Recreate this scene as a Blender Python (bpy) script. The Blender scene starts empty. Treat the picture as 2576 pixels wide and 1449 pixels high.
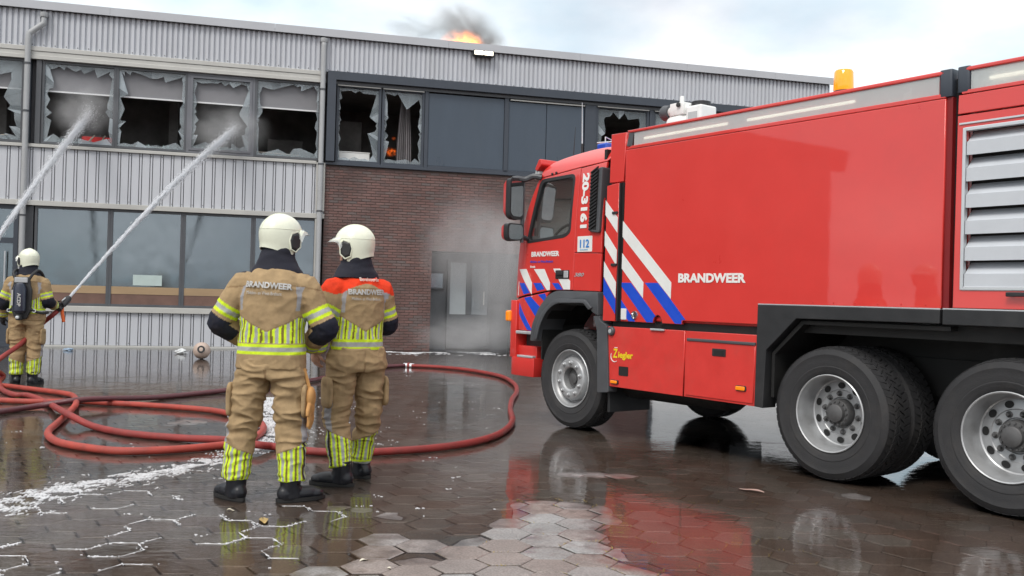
import bpy, bmesh, math, random
from math import sin, cos, pi, radians, sqrt, atan2
from mathutils import Vector, Matrix, noise
from mathutils.bvhtree import BVHTree

SC = bpy.context.scene
COL = SC.collection
random.seed(7)

# ------------------------------------------------------------------ camera
CAMH = 1.38
pit, rol = 0.009634, 0.026232
cd = bpy.data.cameras.new('camera'); cam = bpy.data.objects.new('camera', cd); COL.objects.link(cam)
cd.sensor_fit = 'HORIZONTAL'; cd.sensor_width = 36.0; cd.lens = 2341.447 / 2576 * 36
cd.clip_start = 0.05; cd.clip_end = 6000
_fw = Vector((0, cos(pit), sin(pit))); _rt = Vector((1, 0, 0)); _up = _rt.cross(_fw)
_R = _rt * cos(rol) + _up * sin(rol); _U = -_rt * sin(rol) + _up * cos(rol)
cam.matrix_world = Matrix(((_R.x, _U.x, -_fw.x, 0), (_R.y, _U.y, -_fw.y, 0), (_R.z, _U.z, -_fw.z, CAMH), (0, 0, 0, 1)))
SC.camera = cam

# ------------------------------------------------------------------ sky and sun
SUN_EL, SUN_AZ = radians(48), radians(-152)      # azimuth clockwise from +Y: behind the camera, to its left
w = bpy.data.worlds.new('World'); SC.world = w; w.use_nodes = True
nt = w.node_tree; nt.nodes.clear(); N = nt.nodes.new; L = nt.links.new
out = N('ShaderNodeOutputWorld'); bg = N('ShaderNodeBackground'); bg.inputs[1].default_value = 0.1
sky = N('ShaderNodeTexSky'); sky.sky_type = 'NISHITA'; sky.sun_disc = False
sky.sun_elevation = SUN_EL; sky.sun_rotation = SUN_AZ; sky.air_density = 1.2; sky.dust_density = 2.0
tc = N('ShaderNodeTexCoord'); sep = N('ShaderNodeSeparateXYZ'); L(tc.outputs['Generated'], sep.inputs[0])
# flat cloud deck: project the view direction on a plane overhead
mz = N('ShaderNodeMath'); mz.operation = 'MAXIMUM'; mz.inputs[1].default_value = 0.0; L(sep.outputs[2], mz.inputs[0])
ad = N('ShaderNodeMath'); ad.operation = 'ADD'; ad.inputs[1].default_value = 0.30; L(mz.outputs[0], ad.inputs[0])
dv = N('ShaderNodeVectorMath'); dv.operation = 'DIVIDE'; L(tc.outputs['Generated'], dv.inputs[0])
cmb = N('ShaderNodeCombineXYZ')
for i in range(3): L(ad.outputs[0], cmb.inputs[i])
L(cmb.outputs[0], dv.inputs[1])
mp = N('ShaderNodeMapping'); mp.inputs['Location'].default_value = (18.783, 7.624, 0); mp.inputs['Scale'].default_value = (1, 1, 0.0)
L(dv.outputs[0], mp.inputs[0])
n1 = N('ShaderNodeTexNoise'); n1.inputs['Scale'].default_value = 0.62; n1.inputs['Detail'].default_value = 9; n1.inputs['Roughness'].default_value = 0.52
L(mp.outputs[0], n1.inputs[0])
r1 = N('ShaderNodeValToRGB'); r1.color_ramp.elements[0].position = 0.355; r1.color_ramp.elements[1].position = 0.485
L(n1.outputs[0], r1.inputs[0])
n2 = N('ShaderNodeTexNoise'); n2.inputs['Scale'].default_value = 1.5; n2.inputs['Detail'].default_value = 8
L(mp.outputs[0], n2.inputs[0])
r2 = N('ShaderNodeValToRGB'); r2.color_ramp.elements[0].position = 0.33; r2.color_ramp.elements[1].position = 0.56
r2.color_ramp.elements[0].color = (5.6, 5.75, 6.25, 1); r2.color_ramp.elements[1].color = (9.8, 9.8, 9.8, 1)
L(n2.outputs[0], r2.inputs[0])
mx = N('ShaderNodeMix'); mx.data_type = 'RGBA'; L(r1.outputs[0], mx.inputs[0]); L(r2.outputs[0], mx.inputs[7])
hz = N('ShaderNodeMix'); hz.data_type = 'RGBA'; hz.inputs[0].default_value = 0.72      # thin high veil over the blue
L(sky.outputs[0], hz.inputs[6]); hz.inputs[7].default_value = (4.8, 6.7, 7.6, 1)
L(hz.outputs[2], mx.inputs[6])
L(mx.outputs[2], bg.inputs[0]); L(bg.outputs[0], out.inputs[0])

sl = bpy.data.lights.new('sun', 'SUN'); sl.energy = 1.4; sl.angle = radians(22); sl.color = (1.0, 0.96, 0.9)
so = bpy.data.objects.new('sun', sl); COL.objects.link(so)
_d = Vector((sin(SUN_AZ) * cos(SUN_EL), cos(SUN_AZ) * cos(SUN_EL), sin(SUN_EL)))
so.rotation_euler = _d.to_track_quat('Z', 'Y').to_euler(); so.location = (0, -10, 20)

SC.view_settings.view_transform = 'Standard'; SC.view_settings.look = 'None'
SC.view_settings.gamma = 1; SC.view_settings.use_curve_mapping = False
SC.view_settings.exposure = 0.5
SC.render.engine = 'CYCLES'
SC.cycles.use_denoising = True
SC.cycles.max_bounces = 8; SC.cycles.transparent_max_bounces = 24; SC.cycles.volume_bounces = 2
SC.cycles.caustics_reflective = False; SC.cycles.caustics_refractive = False
SC.cycles.volume_step_rate = 2.0

# ------------------------------------------------------------------ materials
MATS = {}
def mat(name, col=(.5, .5, .5), rough=.5, metal=0, var=.12, scale=6, bump=0, bscale=40, coat=0, spec=.5, rvar=.1,
        emit=None, es=0, alpha=1, trans=0, ior=1.45, stretch=None, dirt=0, dirtcol=(.08, .07, .06), attr=None, coat_r=.03):
    if name in MATS: return MATS[name]
    m = bpy.data.materials.new(name); m.use_nodes = True; t = m.node_tree; p = t.nodes['Principled BSDF']
    n = t.nodes.new; l = t.links.new
    p.inputs['Roughness'].default_value = rough; p.inputs['Metallic'].default_value = metal
    p.inputs['Specular IOR Level'].default_value = spec; p.inputs['IOR'].default_value = ior
    p.inputs['Coat Weight'].default_value = coat; p.inputs['Coat Roughness'].default_value = coat_r
    p.inputs['Alpha'].default_value = alpha; p.inputs['Transmission Weight'].default_value = trans
    if emit: p.inputs['Emission Color'].default_value = (*emit, 1); p.inputs['Emission Strength'].default_value = es
    c = n('ShaderNodeTexCoord'); mpn = n('ShaderNodeMapping'); l(c.outputs['Object'], mpn.inputs[0])
    if stretch: mpn.inputs['Scale'].default_value = stretch
    if attr:
        at = n('ShaderNodeAttribute'); at.attribute_name = attr; base = at.outputs['Color']
    else:
        rg = n('ShaderNodeRGB'); rg.outputs[0].default_value = (*col, 1); base = rg.outputs[0]
    if var > 0:
        ns = n('ShaderNodeTexNoise'); ns.inputs['Scale'].default_value = scale; ns.inputs['Detail'].default_value = 6; ns.inputs['Roughness'].default_value = .65
        l(mpn.outputs[0], ns.inputs[0])
        mr = n('ShaderNodeMapRange'); mr.inputs[1].default_value = .25; mr.inputs[2].default_value = .75
        mr.inputs[3].default_value = 1 - var; mr.inputs[4].default_value = 1 + var; l(ns.outputs[0], mr.inputs[0])
        mm = n('ShaderNodeMix'); mm.data_type = 'RGBA'; mm.blend_type = 'MULTIPLY'; mm.inputs[0].default_value = 1
        l(base, mm.inputs[6]); l(mr.outputs[0], mm.inputs[7]); base = mm.outputs[2]
        if rvar:
            m2 = n('ShaderNodeMapRange'); m2.inputs[1].default_value = .3; m2.inputs[2].default_value = .7
            m2.inputs[3].default_value = max(0, rough - rvar); m2.inputs[4].default_value = min(1, rough + rvar)
            l(ns.outputs[0], m2.inputs[0]); l(m2.outputs[0], p.inputs['Roughness'])
    if dirt > 0:
        nd = n('ShaderNodeTexNoise'); nd.inputs['Scale'].default_value = scale * .35; nd.inputs['Detail'].default_value = 10; nd.inputs['Roughness'].default_value = .75
        l(mpn.outputs[0], nd.inputs[0])
        md = n('ShaderNodeMapRange'); md.inputs[1].default_value = .5; md.inputs[2].default_value = .78; md.inputs[4].default_value = dirt
        l(nd.outputs[0], md.inputs[0])
        mm = n('ShaderNodeMix'); mm.data_type = 'RGBA'; l(md.outputs[0], mm.inputs[0]); l(base, mm.inputs[6]); mm.inputs[7].default_value = (*dirtcol, 1); base = mm.outputs[2]
    l(base, p.inputs['Base Color'])
    if bump > 0:
        nb = n('ShaderNodeTexNoise'); nb.inputs['Scale'].default_value = bscale; nb.inputs['Detail'].default_value = 5; l(mpn.outputs[0], nb.inputs[0])
        bp = n('ShaderNodeBump'); bp.inputs['Strength'].default_value = bump; bp.inputs['Distance'].default_value = .01
        l(nb.outputs[0], bp.inputs['Height']); l(bp.outputs[0], p.inputs['Normal'])
        if coat: l(bp.outputs[0], p.inputs['Coat Normal'])
    MATS[name] = m; return m

RED = mat('red_paint', (.70, .042, .034), .32, var=.05, scale=2.5, coat=1, coat_r=.03, rvar=.05, dirt=.10, dirtcol=(.30, .09, .07), bump=.10, bscale=.9)
REDLOW = mat('red_paint_road_dirt', (.68, .044, .036), .38, var=.08, scale=5, coat=.7, coat_r=.08, dirt=.30, dirtcol=(.30, .12, .09), bump=.08, bscale=1.1)
REDP = mat('red_plastic', (.62, .034, .028), .42, var=.07, scale=3, coat=.3)
WHITE = mat('white_film', (.78, .79, .77), .4, var=.05, scale=8, dirt=.1, dirtcol=(.4, .38, .34))
BLUE = mat('blue_film', (.012, .075, .58), .38, var=.06, scale=8)
BLACKP = mat('black_plastic', (.022, .023, .025), .5, var=.25, scale=5, bump=.15, bscale=300, dirt=.3, dirtcol=(.09, .085, .08))
GREYP = mat('grey_plastic', (.075, .08, .088), .45, var=.15, scale=4, dirt=.2, dirtcol=(.15, .14, .13))
RUBBER = mat('tyre_rubber', (.029, .029, .031), .72, var=.25, scale=9, bump=.2, bscale=120, dirt=.34, dirtcol=(.085, .075, .066))
STEEL = mat('wheel_steel', (.46, .47, .48), .42, metal=.55, var=.1, scale=7, dirt=.35, dirtcol=(.16, .14, .12))
HUBM = mat('hub_grey', (.11, .11, .112), .5, metal=.3, var=.2, scale=14, dirt=.3)
SLAT = mat('louvre_grey', (.56, .59, .63), .5, var=.05, scale=5)
ALU = mat('aluminium', (.62, .64, .66), .35, metal=.5, var=.07, scale=5)
CHROME = mat('chrome', (.75, .75, .75), .15, metal=1, var=.05)
GLASS = mat('truck_glass', (.9, .95, .95), .02, var=0, trans=1, ior=1.05, spec=.5)
DARK = mat('chassis_black', (.012, .012, .012), .6, var=.3, scale=6, dirt=.3, dirtcol=(.05, .045, .04))
AMBER = mat('amber_lens', (.95, .27, .01), .18, var=.05, coat=.6, emit=(1, .28, .01), es=.12)
BLUEL = mat('blue_lens', (.02, .08, .5), .15, var=.05, coat=.6)
YEL = mat('yellow_film', (.85, .62, .02), .4, var=.04)
WPAINT = mat('white_paint', (.78, .78, .76), .35, var=.05, scale=7, dirt=.12, dirtcol=(.4, .38, .35), coat=.3)

# ------------------------------------------------------------------ mesh helpers
class MB:
    def __init__(s): s.v = []; s.f = []; s.mi = []; s.m = 0
    def add(s, vs, fs):
        o = len(s.v); s.v += [tuple(x) for x in vs]; s.f += [tuple(i + o for i in f) for f in fs]; s.mi += [s.m] * len(fs); return s
    def box(s, x0, x1, y0, y1, z0, z1):
        return s.add([(x0, y0, z0), (x1, y0, z0), (x1, y1, z0), (x0, y1, z0), (x0, y0, z1), (x1, y0, z1), (x1, y1, z1), (x0, y1, z1)],
                     [(0, 3, 2, 1), (4, 5, 6, 7), (0, 1, 5, 4), (1, 2, 6, 5), (2, 3, 7, 6), (3, 0, 4, 7)])
    def prism(s, poly, y0, y1):
        """polygon in x,z extruded along y"""
        n = len(poly); a = sum(poly[i][0] * poly[(i + 1) % n][1] - poly[(i + 1) % n][0] * poly[i][1] for i in range(n))
        if a < 0: poly = poly[::-1]
        v = [(p[0], y0, p[1]) for p in poly] + [(p[0], y1, p[1]) for p in poly]
        return s.add(v, [tuple(range(n)), tuple(range(2 * n - 1, n - 1, -1))] + [(i, i + n, (i + 1) % n + n, (i + 1) % n) for i in range(n)])
    def sweep(s, poly, x0, x1):
        """polygon in y,z extruded along x"""
        n = len(poly); a = sum(poly[i][0] * poly[(i + 1) % n][1] - poly[(i + 1) % n][0] * poly[i][1] for i in range(n))
        if a < 0: poly = poly[::-1]
        v = [(x0, *p) for p in poly] + [(x1, *p) for p in poly]
        return s.add(v, [tuple(range(n - 1, -1, -1)), tuple(range(n, 2 * n))] + [(i, (i + 1) % n, (i + 1) % n + n, i + n) for i in range(n)])
    def tube(s, pts, r, n=10, caps=True):
        pts = [Vector(p) for p in pts]; rs = r if isinstance(r, (list, tuple)) else [r] * len(pts)
        T = [(pts[min(i + 1, len(pts) - 1)] - pts[max(i - 1, 0)]).normalized() for i in range(len(pts))]
        u = T[0].orthogonal().normalized(); vs = []
        for i, p in enumerate(pts):
            u = (u - T[i] * u.dot(T[i])).normalized(); q = T[i].cross(u)
            vs += [p + (u * cos(2 * pi * k / n) + q * sin(2 * pi * k / n)) * rs[i] for k in range(n)]
        fs = [(i * n + k, i * n + (k + 1) % n, (i + 1) * n + (k + 1) % n, (i + 1) * n + k) for i in range(len(pts) - 1) for k in range(n)]
        if caps: fs += [tuple(range(n - 1, -1, -1)), tuple(range((len(pts) - 1) * n, len(pts) * n))]
        return s.add(vs, fs)
    def lathe(s, prof, c=(0, 0, 0), ax='y', n=40, closed=False):
        """profile of (r, h) turned about an axis"""
        vs = []
        for (r, h) in prof:
            for k in range(n):
                a = 2 * pi * k / n; p = {'y': (r * cos(a), h, r * sin(a)), 'z': (r * cos(a), r * sin(a), h), 'x': (h, r * cos(a), r * sin(a))}[ax]
                vs.append((c[0] + p[0], c[1] + p[1], c[2] + p[2]))
        m = len(prof); fs = []
        for i in range(m if closed else m - 1):
            j = (i + 1) % m
            for k in range(n): fs.append((i * n + k, i * n + (k + 1) % n, j * n + (k + 1) % n, j * n + k))
        if not closed:
            pass
            pass
        return s.add(vs, fs)
    def blob(s, c, r, n=10, m=7, f=None):
        vs = []; fs = []
        for i in range(m + 1):
            th = pi * i / m
            for k in range(n):
                a = 2 * pi * k / n; d = Vector((sin(th) * cos(a), sin(th) * sin(a), cos(th)))
                if f: d = d * f(d)
                vs.append((c[0] + d.x * r[0], c[1] + d.y * r[1], c[2] + d.z * r[2]))
        for i in range(m):
            for k in range(n): fs.append((i * n + k, (i + 1) * n + k, (i + 1) * n + (k + 1) % n, i * n + (k + 1) % n))
        return s.add(vs, fs)
    def mesh(s, name='mesh', smooth=False, fix=True, bevel=0, seg=2, ang=30):
        me = bpy.data.meshes.new(name); me.from_pydata(s.v, [], s.f)
        if any(s.mi): me.polygons.foreach_set('material_index', s.mi)
        if fix or bevel:
            b = bmesh.new(); b.from_mesh(me)
            bmesh.ops.remove_doubles(b, verts=b.verts, dist=1e-6)
            if fix: bmesh.ops.recalc_face_normals(b, faces=b.faces)
            if bevel:
                es = [e for e in b.edges if len(e.link_faces) == 2 and e.calc_face_angle(0) > radians(40)]
                bmesh.ops.bevel(b, geom=es, offset=bevel, segments=seg, affect='EDGES', profile=.5, clamp_overlap=True)
            b.to_mesh(me); b.free()
        if smooth:
            me.polygons.foreach_set('use_smooth', [True] * len(me.polygons))
            me.set_sharp_from_angle(angle=radians(ang))
        return me
    def build(s, name, m, parent=None, smooth=False, bevel=0, seg=2, fix=True, ang=30):
        return link(name, s.mesh(name, smooth, fix, bevel, seg, ang), m, parent)

def link(name, me, m=None, parent=None, loc=None, rot=None):
    o = bpy.data.objects.new(name, me); COL.objects.link(o)
    if m is not None:
        ms = m if isinstance(m, (list, tuple)) else [m]
        if len(me.materials) == 0:
            for q in ms: me.materials.append(q)
    if parent: o.parent = parent
    if loc: o.location = loc
    if rot: o.rotation_euler = rot
    return o
def tag(o, label=None, cat=None, group=None, kind=None):
    if label: o['label'] = label
    if cat: o['category'] = cat
    if group: o['group'] = group
    if kind: o['kind'] = kind
    return o
def empty(name, loc=(0, 0, 0), rz=0, parent=None):
    o = bpy.data.objects.new(name, None); COL.objects.link(o); o.location = loc; o.rotation_euler = (0, 0, rz); o.empty_display_size = .2
    if parent: o.parent = parent
    return o
def rrect(x0, x1, z0, z1, r=.03, n=4):
    r = min(r, (x1 - x0) / 2.01, (z1 - z0) / 2.01); P = []
    for cx, cz, a0 in ((x1 - r, z1 - r, 0), (x0 + r, z1 - r, 90), (x0 + r, z0 + r, 180), (x1 - r, z0 + r, 270)):
        P += [(cx + r * cos(radians(a0 + 90 * i / n)), cz + r * sin(radians(a0 + 90 * i / n))) for i in range(n + 1)]
    return P
def round_poly(P, r, n=4):
    """round the corners of a polygon; r a number or one per corner"""
    out_ = []; k = len(P); rs = r if isinstance(r, (list, tuple)) else [r] * k
    for i in range(k):
        p, a, b = Vector(P[i]), Vector(P[i - 1]), Vector(P[(i + 1) % k])
        if rs[i] <= 0: out_.append(tuple(p)); continue
        d1, d2 = (a - p), (b - p); t = min(rs[i], d1.length * .45, d2.length * .45)
        q1, q2 = p + d1.normalized() * t, p + d2.normalized() * t
        for j in range(n + 1):
            u = j / n; out_.append(tuple(q1 * (1 - u) ** 2 + p * 2 * u * (1 - u) + q2 * u * u))
    return out_
def panel_mesh(outline, holes=(), y0=0., thick=.03, bevel=.004, name='panel'):
    """flat panel in the x,z plane with holes; front face at y0 looking to -y"""
    cu = bpy.data.curves.new(name, 'CURVE'); cu.dimensions = '2D'; cu.fill_mode = 'BOTH'
    cu.extrude = max(thick / 2 - bevel, .0005); cu.bevel_depth = bevel; cu.bevel_resolution = 2; cu.offset = -bevel
    for P in [outline, *holes]:
        sp = cu.splines.new('POLY'); sp.points.add(len(P) - 1); sp.use_cyclic_u = True
        for i, p in enumerate(P): sp.points[i].co = (p[0], p[1], 0, 1)
    o = bpy.data.objects.new(name, cu); COL.objects.link(o)
    dg = bpy.context.evaluated_depsgraph_get(); me = bpy.data.meshes.new_from_object(o.evaluated_get(dg))
    bpy.data.objects.remove(o); bpy.data.curves.remove(cu)
    me.transform(Matrix(((1, 0, 0, 0), (0, 0, -1, y0 + thick / 2), (0, 1, 0, 0), (0, 0, 0, 1))))
    return me
def panel(name, outline, m, parent, holes=(), y0=0., thick=.03, bevel=.004):
    me = panel_mesh(outline, holes, y0, thick, bevel, name); me.materials.clear()
    return link(name, me, m, parent)
def text_mesh(s, size=1, xs=1, weight=0, extrude=.001, shear=0, space=1):
    cu = bpy.data.curves.new('txt', 'FONT'); cu.body = s; cu.size = size; cu.offset = weight * size; cu.extrude = extrude; cu.shear = shear
    cu.space_character = space; cu.resolution_u = 3
    o = bpy.data.objects.new('txt', cu); COL.objects.link(o)
    dg = bpy.context.evaluated_depsgraph_get(); me = bpy.data.meshes.new_from_object(o.evaluated_get(dg))
    bpy.data.objects.remove(o); bpy.data.curves.remove(cu)
    me.transform(Matrix.Diagonal((xs, 1, 1, 1))); me.materials.clear(); return me
def fit_text(s, x0, x1, z0, z1, y, name, m, parent, weight=.02, rot=0, shear=0):
    """lettering filling a box on an x,z plane; rot turns it (radians) about the box centre"""
    me = text_mesh(s, 1, 1, weight, .001, shear); xs = [v.co.x for v in me.vertices]; ys = [v.co.y for v in me.vertices]
    W_, H_ = (x1 - x0, z1 - z0) if abs(rot) < .1 else (z1 - z0, x1 - x0)
    sx, sy = W_ / (max(xs) - min(xs)), H_ / (max(ys) - min(ys))
    cx, cz = (x0 + x1) / 2, (z0 + z1) / 2
    for v in me.vertices:
        a = (v.co.x - (min(xs) + max(xs)) / 2) * sx; b = (v.co.y - (min(ys) + max(ys)) / 2) * sy; e = v.co.z
        a, b = a * cos(rot) - b * sin(rot), a * sin(rot) + b * cos(rot)
        v.co = (cx + a, y - e, cz + b)
    return link(name, me, m, parent)
def copy_tree(o, parent=None):
    c = o.copy(); COL.objects.link(c); c.parent = parent
    for ch in list(o.children): copy_tree(ch, c)
    return c
def catmull(P, n=8, closed=False):
    P = [Vector(p) for p in P]; o = []; k = len(P)
    for i in range(k - 1):
        p0, p1, p2, p3 = P[max(i - 1, 0)], P[i], P[i + 1], P[min(i + 2, k - 1)]
        for j in range(n):
            t = j / n; o.append(.5 * ((2 * p1) + (p2 - p0) * t + (2 * p0 - 5 * p1 + 4 * p2 - p3) * t * t + (3 * p1 - p0 - 3 * p2 + p3) * t ** 3))
    o.append(P[-1]); return o
def fbm(x, y, z=0, o=3):
    return noise.fractal(Vector((x, y, z)), 1.0, 2.0, o)

# ================================================================== GROUND
FY, FROT = 23.43, 0.259315                        # facade frame: origin on the y axis, turned about z
def facade_pt(s, d=0): return Vector((s * cos(FROT) - d * sin(FROT), FY + s * sin(FROT) + d * cos(FROT), 0))
def in_facade(x, y):                              # distance in front of the facade (positive = camera side)
    return -((x) * -sin(FROT) + (y - FY) * cos(FROT))

GROUND = mat('damp_ground', (.085, .066, .058), .45, var=.35, scale=.9, bump=.3, bscale=8)
g = MB(); g.add([(-1500, -1500, -.07), (1500, -1500, -.07), (1500, 1500, -.07), (-1500, 1500, -.07)], [(0, 1, 2, 3)])
tag(g.build('ground', GROUND), kind='structure')

def paver_material(name, dry):
    m = bpy.data.materials.new(name); m.use_nodes = True; t = m.node_tree; p = t.nodes['Principled BSDF']; n = t.nodes.new; l = t.links.new
    c = n('ShaderNodeTexCoord'); ge = n('ShaderNodeNewGeometry')
    col = n('ShaderNodeValToRGB'); e = col.color_ramp.elements
    e[0].position = 0; e[0].color = (.22, .178, .160, 1); e[1].position = 1; e[1].color = (.26, .245, .235, 1)
    e.new(.35).color = (.205, .158, .138, 1); e.new(.6).color = (.235, .206, .194, 1)
    oi = n('ShaderNodeObjectInfo'); ad_ = n('ShaderNodeMath'); fr_ = n('ShaderNodeMath'); fr_.operation = 'FRACT'; l(ge.outputs['Random Per Island'], ad_.inputs[0]); l(oi.outputs['Random'], ad_.inputs[1]); l(ad_.outputs[0], fr_.inputs[0]); l(fr_.outputs[0], col.inputs[0])
    n1 = n('ShaderNodeTexNoise'); n1.inputs['Scale'].default_value = 90; n1.inputs['Detail'].default_value = 4; l(ge.outputs['Position'], n1.inputs[0])
    n2 = n('ShaderNodeTexNoise'); n2.inputs['Scale'].default_value = 2.2; n2.inputs['Detail'].default_value = 5; l(ge.outputs['Position'], n2.inputs[0])
    r1 = n('ShaderNodeMapRange'); r1.inputs[1].default_value = .3; r1.inputs[2].default_value = .7; r1.inputs[3].default_value = .72; r1.inputs[4].default_value = 1.3; l(n1.outputs[0], r1.inputs[0])
    r2 = n('ShaderNodeMapRange'); r2.inputs[1].default_value = .3; r2.inputs[2].default_value = .7; r2.inputs[3].default_value = .75; r2.inputs[4].default_value = 1.25; l(n2.outputs[0], r2.inputs[0])
    a = n('ShaderNodeMix'); a.data_type = 'RGBA'; a.blend_type = 'MULTIPLY'; a.inputs[0].default_value = 1; l(col.outputs[0], a.inputs[6]); l(r1.outputs[0], a.inputs[7])
    b = n('ShaderNodeMix'); b.data_type = 'RGBA'; b.blend_type = 'MULTIPLY'; b.inputs[0].default_value = 1; l(a.outputs[2], b.inputs[6]); l(r2.outputs[0], b.inputs[7])
    # stones that stand out of the water have drained and are pale; soaked stone is darker
    sp = n('ShaderNodeSeparateXYZ'); l(ge.outputs['Position'], sp.inputs[0])
    dr = n('ShaderNodeMapRange'); dr.inputs[1].default_value = .0005; dr.inputs[2].default_value = .0085; dr.inputs[4].default_value = 1
    wn_ = n('ShaderNodeMath'); wn_.operation = 'MULTIPLY_ADD'; n3 = n('ShaderNodeTexNoise'); n3.inputs['Scale'].default_value = 9; n3.inputs['Detail'].default_value = 6; l(ge.outputs['Position'], n3.inputs[0]); l(n3.outputs[0], wn_.inputs[0]); wn_.inputs[1].default_value = .018; sh_ = n('ShaderNodeMath'); sh_.operation = 'ADD'; sh_.inputs[1].default_value = -.0085; l(sp.outputs[2], sh_.inputs[0]); l(sh_.outputs[0], wn_.inputs[2]); l(wn_.outputs[0], dr.inputs[0])
    dm = n('ShaderNodeMix'); dm.data_type = 'RGBA'; l(dr.outputs[0], dm.inputs[0]); l(b.outputs[2], dm.inputs[6])
    dc = n('ShaderNodeMix'); dc.data_type = 'RGBA'; dc.blend_type = 'MULTIPLY'; dc.inputs[0].default_value = 1; l(b.outputs[2], dc.inputs[6]); dc.inputs[7].default_value = (1.02, 1.10, 1.14, 1)
    l(dc.outputs[2], dm.inputs[7])
    # a stone just clear of the water is still soaked: darker and shiny until it has drained
    sk = n('ShaderNodeMapRange'); sk.inputs[1].default_value = -.001; sk.inputs[2].default_value = .0065; sk.inputs[3].default_value = .50; sk.inputs[4].default_value = 1.03; l(wn_.outputs[0], sk.inputs[0])
    uw = n('ShaderNodeMath'); uw.operation = 'GREATER_THAN'; uw.inputs[1].default_value = -.0002; l(sp.outputs[2], uw.inputs[0])
    sx = n('ShaderNodeMix'); sx.data_type = 'FLOAT'; sx.inputs[2].default_value = 1.0; l(uw.outputs[0], sx.inputs[0]); l(sk.outputs[0], sx.inputs[3])
    so_ = n('ShaderNodeMix'); so_.data_type = 'RGBA'; so_.blend_type = 'MULTIPLY'; so_.inputs[0].default_value = 1; l(dm.outputs[2], so_.inputs[6]); l(sx.outputs[0], so_.inputs[7]); l(so_.outputs[2], p.inputs['Base Color'])
    cw = n('ShaderNodeMapRange'); cw.inputs[1].default_value = .0; cw.inputs[2].default_value = .006; cw.inputs[3].default_value = 1; cw.inputs[4].default_value = 0; l(wn_.outputs[0], cw.inputs[0]); l(cw.outputs[0], p.inputs['Coat Weight']); p.inputs['Coat Roughness'].default_value = .12
    rr = n('ShaderNodeMapRange'); rr.inputs[3].default_value = .35; rr.inputs[4].default_value = .62; l(dr.outputs[0], rr.inputs[0]); l(rr.outputs[0], p.inputs['Roughness'])
    bp = n('ShaderNodeBump'); bp.inputs['Strength'].default_value = .35; bp.inputs['Distance'].default_value = .004; l(n1.outputs[0], bp.inputs['Height']); l(bp.outputs[0], p.inputs['Normal'])
    return m
PAVER = paver_material('concrete_paver', True)

PR = 0.152
# shallow humps where the paving stands clear of the water: x, y, rx, ry, height
HUMPS = [(.72, 7.32, .44, .17, .0098), (.30, 6.22, .40, .22, .0105), (.38, 5.80, .40, .32, .0120), (.20, 5.05, .40, .60, .0130), (-.10, 4.60, .75, .22, .0115), (.45, 4.5, .4, .3, .0105),
         (-.55, 5.20, .34, .42, .0055), (-.95, 5.98, .26, .18, .0068), (2.58, 6.75, .20, .20, .0082), (-3.4, 9.6, .5, .4, .006), (-1.9, 4.15, .5, .2, .0062), (-.2, 3.6, 1.2, .5, .010)]  # dry hump by the rear wheels stands in for a white sky reflection
def ground_h(x, y):
    h = -.0062 + .0026 * fbm(x * .55, y * .55, 3.3) + .0016 * fbm(x * 2.3, y * 2.3, 8.1)
    for hx, hy, rx, ry, a in HUMPS:
        q = ((x - hx) / rx) ** 2 + ((y - hy) / ry) ** 2
        if q < 6: h += a * math.exp(-q)
    return h
rp = random.Random(3)
cells = []
for i in range(-90, 91):
    for j in range(0, 100):
        x = 1.5 * PR * i; y = sqrt(3) * PR * (j + .5 * (i % 2)) + 1.2
        a = .06; x, y = x * cos(a) - y * sin(a) * .0, y + x * .06
        if in_facade(x, y) < .18 or abs(x) > .62 * y + 2.2 or y < 1.2: continue
        cells.append((x, y))
def hexa(x, y, tz=True):
    """one paver: flat top with a worn edge, slightly tipped"""
    z0 = ground_h(x, y) + rp.uniform(-.0014, .0014); tx, ty = rp.uniform(-.005, .005), rp.uniform(-.005, .005)
    if -.95 < x < .05 and 4.55 < y < 5.85 and rp.random() < .42: z0 += .0045
    rin, rout = PR - .013, PR - .0045; vs = []; rot = .06
    for r, dz in ((PR * .5, .0003), (rin, 0), (rout, -.0035), (rout, -.05)):
        for k in range(6):
            a = rot + k * pi / 3; dx, dy = r * cos(a), r * sin(a)
            # height follows the local slope so that edges of the puddles run across stones
            vs.append((dx, dy, dz + dx * tx + dy * ty + (ground_h(x + dx, y + dy) - ground_h(x, y))))
    vs.append((0, 0, .0006)); fs = []
    for k in range(6):
        q = (k + 1) % 6; fs += [(24, k, q), (k, 6 + k, 6 + q, q), (6 + k, 12 + k, 12 + q, 6 + q), (12 + k, 18 + k, 18 + q, 12 + q)]
    return z0, vs, fs
def seen(x, y): return abs(x) < .56 * y + .1 and y > 3.9
order = sorted(cells, key=lambda c: (0 if seen(*c) else 1, c[1]))
paving = tag(empty('paving'), 'wet hexagonal concrete pavers of the yard', kind='structure')
for (x, y) in order[:290]:
    z0, vs, fs = hexa(x, y)
    o = MB().add(vs, fs).build('paver', PAVER, paving, fix=False); o.location = (x, y, z0)
rest = MB()
for (x, y) in order[290:]:
    z0, vs, fs = hexa(x, y); rest.add([(a + x, b + y, c + z0) for a, b, c in vs], fs)
tag(rest.build('paver_field', PAVER, paving, fix=False), kind='stuff')
bed = MB(); bed.add([(-22, 1, -.03), (26, 1, -.03), (26, 32, -.03), (-22, 32, -.03)], [(0, 1, 2, 3)])
bed.build('joint_sand', mat('joint_sand', (.055, .048, .038), .8, var=.4, scale=12, bump=.5, bscale=60), paving, fix=False)

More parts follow.
